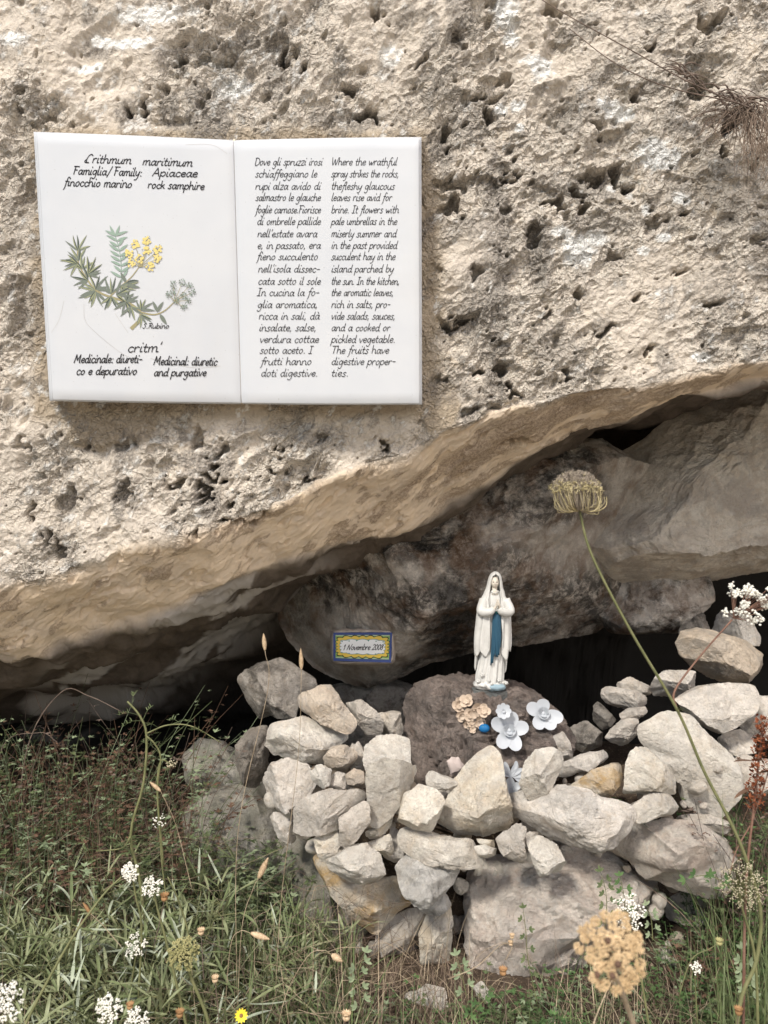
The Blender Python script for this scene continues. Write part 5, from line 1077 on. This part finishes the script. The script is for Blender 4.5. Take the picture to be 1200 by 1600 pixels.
mb = MB(); mb.tube(crv(PY_(sp), 16), .0014, .0010, 6); mb.build('side_branch', G['rstem'], root)
rays = MB(); heads = MB(); b0 = P(1146, 966, .96)
for k in range(46):
    x, y_ = R.choice([(1145, 925), (1160, 945), (1180, 930), (1195, 945), (1150, 958), (1180, 962), (1168, 922), (1205, 930)]); e = P(x+R.gauss(0, 6), y_+R.gauss(0, 4.5), .96+R.uniform(-.01, .01)); rays.tube([b0, e], .0005, .0004, 3, cap=False)
    for q in range(14): octa(heads, e+np.array([R.gauss(0, 1), R.gauss(0, 1), R.gauss(0, .7)])*.0026, .0018*R.uniform(.7, 1.2))
rays.build('ray', G['rstem'], root)['kind'] = 'stuff'; heads.build('white_umbel', G['white'], root, smooth=False)['kind'] = 'stuff'
# thick green stalks at left
def stalk(label, name, paths, mat='stem', cat='plant', leaves=0, lm='und'):
    root = empty(name, P(*paths[0][0][0]), label, cat)
    for pth, r0, r1 in paths: mb = MB(); mb.tube(crv(PY_(pth), 24), r0, r1, 7); mb.build('stem', G[mat], root)
    if leaves:
        mb = MB()
        for _ in range(leaves):
            pth = crv(PY_(R.choice(paths)[0]), 20); p = R.choice(pth[4:]); a = R.uniform(0, 6.28); d = np.array([math.cos(a), math.sin(a)*.5, R.uniform(-.1, .8)])
            q = crv([p, p+d*.02, p+d*.035+[0, 0, -.008]], 5); mb.tube(q, .0005, .0003, 3, cap=False)
            for e in q[2:]:
                for z_ in (-.8, .8): mb.strap(e, (d[0]+z_, d[1], d[2]+.2), R.uniform(.005, .011), .0022, seg=2, bend=.3)
        mb.build('leaf_spray', G[lm], root)['kind'] = 'stuff'
    return root
stalk('thick green forked stalk rising out of the samphire at left', 'forked_stalk', [([(232, 1640, 1.3), (222, 1400, 1.3), (204, 1307, 1.3), (224, 1225, 1.3), (229, 1150, 1.3), (218, 1118, 1.3), (199, 1096, 1.3)], .0027, .0016), ([(229, 1150, 1.3), (242, 1163, 1.3), (251, 1185, 1.3), (246, 1240, 1.3), (255, 1352, 1.3)], .0016, .0012), ([(204, 1307, 1.3), (190, 1325, 1.28), (150, 1330, 1.27)], .0016, .0008), ([(229, 1146, 1.3), (262, 1133, 1.3), (300, 1135, 1.3), (345, 1160, 1.3)], .0014, .0007)], leaves=26)
stalk('long thin arching dead stem above the dark undergrowth', 'dead_stem', [([(20, 1420, 1.5), (40, 1180, 1.5), (95, 1082, 1.5), (140, 1088, 1.5), (190, 1112, 1.5)], .0012, .0006), ([(10, 1400, 1.5), (0, 1180, 1.5), (60, 1145, 1.5), (90, 1160, 1.5)], .001, .0005)], 'twig')
stalk('slanting green stem crossing the samphire to the bottom left corner', 'green_stem', [([(20, 1640, 1.0), (60, 1560, 1.02), (110, 1470, 1.04), (160, 1400, 1.06), (190, 1370, 1.07)], .0022, .0012)], leaves=4)
stalk('smooth green stem standing right of the round seed umbel', 'green_stem', [([(300, 1560, 1.15), (296, 1470, 1.15), (280, 1410, 1.15), (262, 1370, 1.15)], .0016, .001)], leaves=3)
# hare's tail style ears
def ear(label, path, ang, L_px, W_px, y, mat='spike', stem='straw', r=.0006):
    pts = PY_(path); root = empty('grass_ear', pts[0], label, 'grass ear'); mb = MB(); mb.tube(crv(pts, 26), r, r*.7, 5); mb.build('stem', G[stem], root)
    a = math.radians(ang); d = np.array([math.cos(a), 0, math.sin(a)]); L_ = L_px/F*y; W_ = W_px/F*y; mb = MB(); s = np.array([-d[2], 0, d[0]]); e = np.array([0, 1., 0])
    for k in range(80):
        t_ = (k+.5)/80; b = k*2.4; rad = W_*.5*math.sin(math.pi*min(1, .12+.85*t_))**.7; o_ = s*math.cos(b)+e*math.sin(b)
        mb.strap(pts[-1]+d*L_*(t_*.85-.02)+o_*rad*.55, d*1.4+o_*.45*(1-t_), L_*.30, W_*.26, up=tuple(-o_), bend=-.15, seg=3, fold=.5)
    mb.tube([pts[-1], pts[-1]+d*L_*.3, pts[-1]+d*L_*.7, pts[-1]+d*L_*.95], [W_*.12, W_*.33, W_*.28, W_*.05], k=8)
    mb.build('spikelet', G[mat], root)['kind'] = 'stuff'; return root
ear('pale dry grass ear on the tall stem left of the dark weathered boulder', [(370, 1560, 1.2), (372, 1300, 1.2), (418, 1080, 1.2), (414, 1016, 1.2)], 95, 24, 10, 1.2)
ear('pale dry grass ear standing in front of the dark weathered boulder', [(430, 1560, 1.22), (440, 1400, 1.22), (466, 1180, 1.22), (471, 1046, 1.22)], 92, 30, 9, 1.22)
ear('dry grass ear leaning left over the forked stalk', [(300, 1390, 1.25), (275, 1290, 1.25), (251, 1236, 1.25)], 140, 20, 9, 1.25)
ear('yellowish grass ear at the left boulder foot', [(370, 1600, 1.15), (378, 1450, 1.15), (395, 1390, 1.15), (404, 1372, 1.15)], 65, 32, 14, 1.15)
ear('drooping grass ear pointing right in the dry grass', [(350, 1600, 1.14), (360, 1480, 1.14), (375, 1455, 1.14), (392, 1458, 1.14)], -18, 28, 14, 1.14)
ear('roundish dry ear at the end of an arching straw', [(430, 1640, 1.12), (445, 1560, 1.12), (480, 1495, 1.12), (505, 1485, 1.12), (518, 1492, 1.12)], -30, 18, 16, 1.12)
ear('small rusty ear left of the white umbel pair', [(190, 1480, 1.1), (160, 1445, 1.1), (142, 1428, 1.1)], 125, 20, 8, 1.1, 'brown')
def seedhead(label, path, r_px, y, mat='brown', stem='twig'):
    pts = PY_(path); root = empty('seed_head', pts[0], label, 'seed head'); mb = MB(); mb.tube(crv(pts, 16), .0007, .0005, 5); mb.build('stem', G[stem], root)
    mb = MB(); r = r_px/F*y; 
    for k in range(12):
        a = k*math.pi/6; mb.strap(pts[-1]+[0, 0, -r*.6], (math.cos(a)*.8, math.sin(a)*.8, .9), r*1.7, r*.6, bend=-.5, seg=4, fold=.3)
    mb.blob(pts[-1]+[0, 0, -r*.2], (r*.7, r*.7, r*.6), sub=2, jit=.05); mb.build('seed_cup', G[mat], root); return root
seedhead('round brown seed head on a thin stem before the pink boulder', [(792, 1640, 1.1), (790, 1570, 1.1), (786, 1518, 1.1)], 8, 1.1)
seedhead('pale bud on an arching stem left of the pink boulder foot', [(700, 1530, 1.12), (745, 1510, 1.12), (780, 1478, 1.12), (798, 1474, 1.12)], 5, 1.12, 'spike', 'straw')
seedhead('second pale bud just above the first on the arching stem', [(790, 1500, 1.12), (800, 1480, 1.12), (800, 1463, 1.12)], 5, 1.12, 'spike', 'straw')
seedhead('rusty seed head under the white umbel pair', [(240, 1480, 1.1), (252, 1430, 1.1), (257, 1402, 1.1)], 8, 1.1)
seedhead('papery dry head at the bottom near the yellow daisy', [(285, 1640, 1.02), (280, 1600, 1.02), (281, 1584, 1.02)], 8, 1.02, 'brown')
seedhead('papery brown head between two white umbels near the bottom edge', [(205, 1640, 1.02), (200, 1590, 1.02), (203, 1572, 1.02)], 7, 1.02, 'brown')
seedhead('pale papery bud right of the round green seed umbel', [(318, 1530, 1.1), (316, 1490, 1.1), (314, 1456, 1.1)], 7, 1.1, 'spike')
seedhead('small pinkish bud above the yellow daisy', [(345, 1640, 1.1), (340, 1570, 1.1), (336, 1530, 1.1)], 7, 1.1, 'spike')
seedhead('dry papery head at the bottom left of the low whitish stone', [(545, 1640, 1.1), (545, 1600, 1.1), (541, 1588, 1.1)], 9, 1.1, 'spike')
seedhead('pinkish bud near the bottom right corner', [(1140, 1680, .9), (1150, 1620, .9), (1154, 1580, .9)], 8, .9, 'brown')
seedhead('green bud on an arching stem at lower right', [(1060, 1560, 1.05), (1080, 1500, 1.05), (1110, 1482, 1.05), (1124, 1472, 1.05)], 7, 1.05, 'olive', 'stem')
# rust red plant at the right edge
root = empty('rust_red_plant', P(1168, 1700, 1.0), 'rust red seeding stalk at the right edge beside the steep slab', 'plant')
mb = MB(); pts = crv(PY_([(1160, 1700, 1.0), (1165, 1400, 1.0), (1178, 1260, 1.0), (1192, 1130, 1.0)]), 22); mb.tube(pts, .0020, .0012, 6); mb.tube(crv(PY_([(1172, 1290, 1.0), (1190, 1240, 1.0), (1205, 1190, 1.0)]), 8), .001, .0007, 5); mb.tube(crv(PY_([(1172, 1290, 1.0), (1150, 1330, .99), (1140, 1370, .99)]), 8), .001, .0007, 5); mb.build('stem', G['rstem'], root)
mb = MB()
for k in range(420):
    t_ = R.random(); c = P(1178+14*t_, 1265-140*t_, 1.0); w_ = .0125*(1-.35*t_); a = R.uniform(0, 6.28); q = c+np.array([math.cos(a), math.sin(a), R.uniform(-.6, .6)])*w_*math.sqrt(R.random())
    mb.strap(q, (R.gauss(0, 1), R.gauss(0, 1), R.gauss(.8, .6)), R.uniform(.004, .007), .0034, seg=2, bend=.3)
mb.build('seed_cluster', G['red'], root)['kind'] = 'stuff'
mb = MB()
for a, x, y_ in ((170, 1178, 1190), (200, 1176, 1230), (20, 1182, 1210)): mb.strap(P(x, y_, 1.0), (math.cos(math.radians(a)), -.2, math.sin(math.radians(a))), .03, .008, seg=5, bend=.3)
mb.build('leaf', G['rust'], root)['kind'] = 'stuff'
# daisy
c = P(377, 1587, 1.08); root = empty('yellow_daisy', gp3(377, 1.08), 'small bright yellow daisy at the bottom edge', 'flower'); mb = MB(); mb.tube([gp3(380, 1.1), c+[0, .004, -.004], c], .0008, k=5); mb.build('stem', G['stem'], root); u, v, n = frame(np.array([0, -1, .6]))
for k in range(13):
    a = 2*math.pi*k/13; d = u*math.cos(a)+v*math.sin(a); mb = MB(); mb.strap(c+d*.0018, d+n*.15, .0078, .0034, up=tuple(n), bend=.2, seg=3, fold=.1); mb.build('petal', G['yellow'], root)
mb = MB(); mb.blob(c+n*.0005, .0026, sub=2); mb.build('flower_disc', G['brown'], root)
# leafy sprigs on the stones
def sprig(label, pth, y, mat='green', nleaf=5, sz=.012, tri=True):
    pts = crv(PY_([(a, b, y) for a, b in pth]), 14); root = empty('leafy_sprig', pts[0], label, 'plant'); mb = MB(); mb.tube(pts, .0008, .0005, 5); mb.build('stem', G['stem'], root)
    for k in range(nleaf):
        p = pts[int((k+1)*(len(pts)-1)/nleaf)]; a = R.uniform(0, 6.28) if k < nleaf-1 else 1.57; sd = 1 if k % 2 else -1; d = np.array([sd*.9, -.3, R.uniform(.1, .7)]) if k < nleaf-1 else pts[-1]-pts[-3]; d = d/np.linalg.norm(d)
        e = p+d*sz*.8; mb = MB(); mb.tube([p, e], .0004, k=3)
        for z_ in (-1.0, 0, 1.0): dd = d*math.cos(z_)+np.array([-d[2], 0, d[0]])*math.sin(z_); mb.strap(e, dd, sz*R.uniform(.8, 1.1), sz*.46, up=(0, -1, .2), bend=.2, seg=4, fold=.15)
        mb.build('leaf', G[mat], root)
sprig('green trefoil sprig rising before the middle of the pink boulder', [(840, 1570), (825, 1500), (822, 1460), (818, 1425)], 1.2, 'und', 8, .008)
sprig('dark lobed leaf sprig lying across the broad triangular stone', [(1150, 1395), (1125, 1375), (1100, 1368), (1078, 1372)], 1.12, 'green', 6, .010)
sprig('fresh green sprig on top of the pink boulder, left one', [(945, 1450), (948, 1415), (946, 1390), (940, 1368)], 1.22, 'und', 9, .009)
sprig('fresh green sprig on top of the pink boulder, right one', [(978, 1440), (975, 1400), (970, 1375)], 1.22, 'green', 8, .009)
sprig('pale leafed sprig right of the cream umbel', [(1020, 1470), (1018, 1440), (1012, 1420)], 1.2, 'pale', 7, .008)
sprig('pale green sprig at the foot of the pink boulder', [(730, 1560), (722, 1525), (715, 1500)], 1.18, 'pale', 7, .010)
sprig('bluish green sprig at bottom centre left', [(565, 1580), (562, 1550), (560, 1520), (568, 1495)], 1.15, 'pale', 9, .010)
sprig('bright small leaved sprig at bottom centre', [(720, 1610), (740, 1580), (760, 1560)], 1.1, 'green', 7, .008)
sprig('pale green sprig low at the right side', [(1170, 1570), (1165, 1530), (1160, 1490)], 1.05, 'pale', 10, .010)
# dry tuft rooted in the rock face at upper right
root = empty('dry_tuft', P(1165, 175, 1.22), 'dry tuft of dead grass and roots in a crack at upper right', 'plant'); mb = MB(); m2_ = MB()
for k in range(150):
    x0, y0 = R.gauss(1165, 22), R.gauss(170, 14); p = P(x0, y0, 1.225); a = R.uniform(math.pi*.85, math.pi*1.75); L_ = R.uniform(.03, .10); q = [p]
    d = np.array([math.cos(a), -.5, math.sin(a)]); 
    for s in range(4): d = d+np.array([R.uniform(-.3, .3), R.uniform(-.1, .12), -.25]); p = p+d/np.linalg.norm(d)*L_/4; q.append(p)
    (mb if k % 3 else m2_).tube(crv(q, 8), .0007, .0003, 4, cap=False)
for k in range(34):
    x0 = R.uniform(1060, 1190); p = P(x0, 120+(x0-1060)*.38+R.gauss(0, 9), 1.215); d = np.array([R.uniform(.3, 1), R.uniform(-.2, .05), R.uniform(-.7, -.1)])*R.choice((-1, 1)); m2_.tube(crv([p, p+d*.015+[0, -.006, .003], p+d*.04], 6), .0018, .0004, 4, cap=False)
for k in range(60):
    x0 = R.uniform(1160, 1215); p = P(x0, R.uniform(150, 230), 1.2); mb.tube(crv([p, p+[R.uniform(-.02, .01), -.02, -.02], p+[R.uniform(-.03, .01), -.02, -.075]], 7), .0008, .0003, 4, cap=False)
mb.build('dead_blade', G['straw2'], root)['kind'] = 'stuff'; m2_.build('root_fibre', G['twig'], root)['kind'] = 'stuff'
for k, pth in enumerate(([(1180, 172, 1.21), (1080, 130, 1.19), (980, 75, 1.18), (880, 20, 1.18), (800, -30, 1.18)], [(1150, 160, 1.2), (1040, 135, 1.18), (960, 98, 1.18), (890, 45, 1.18)], [(1110, 145, 1.2), (1060, 100, 1.19), (1040, 95, 1.19)])):
    mb = MB(); mb.tube(crv(PY_(pth), 24), .0011, .0006, 5); mb.build('twig', G['twig'], root)
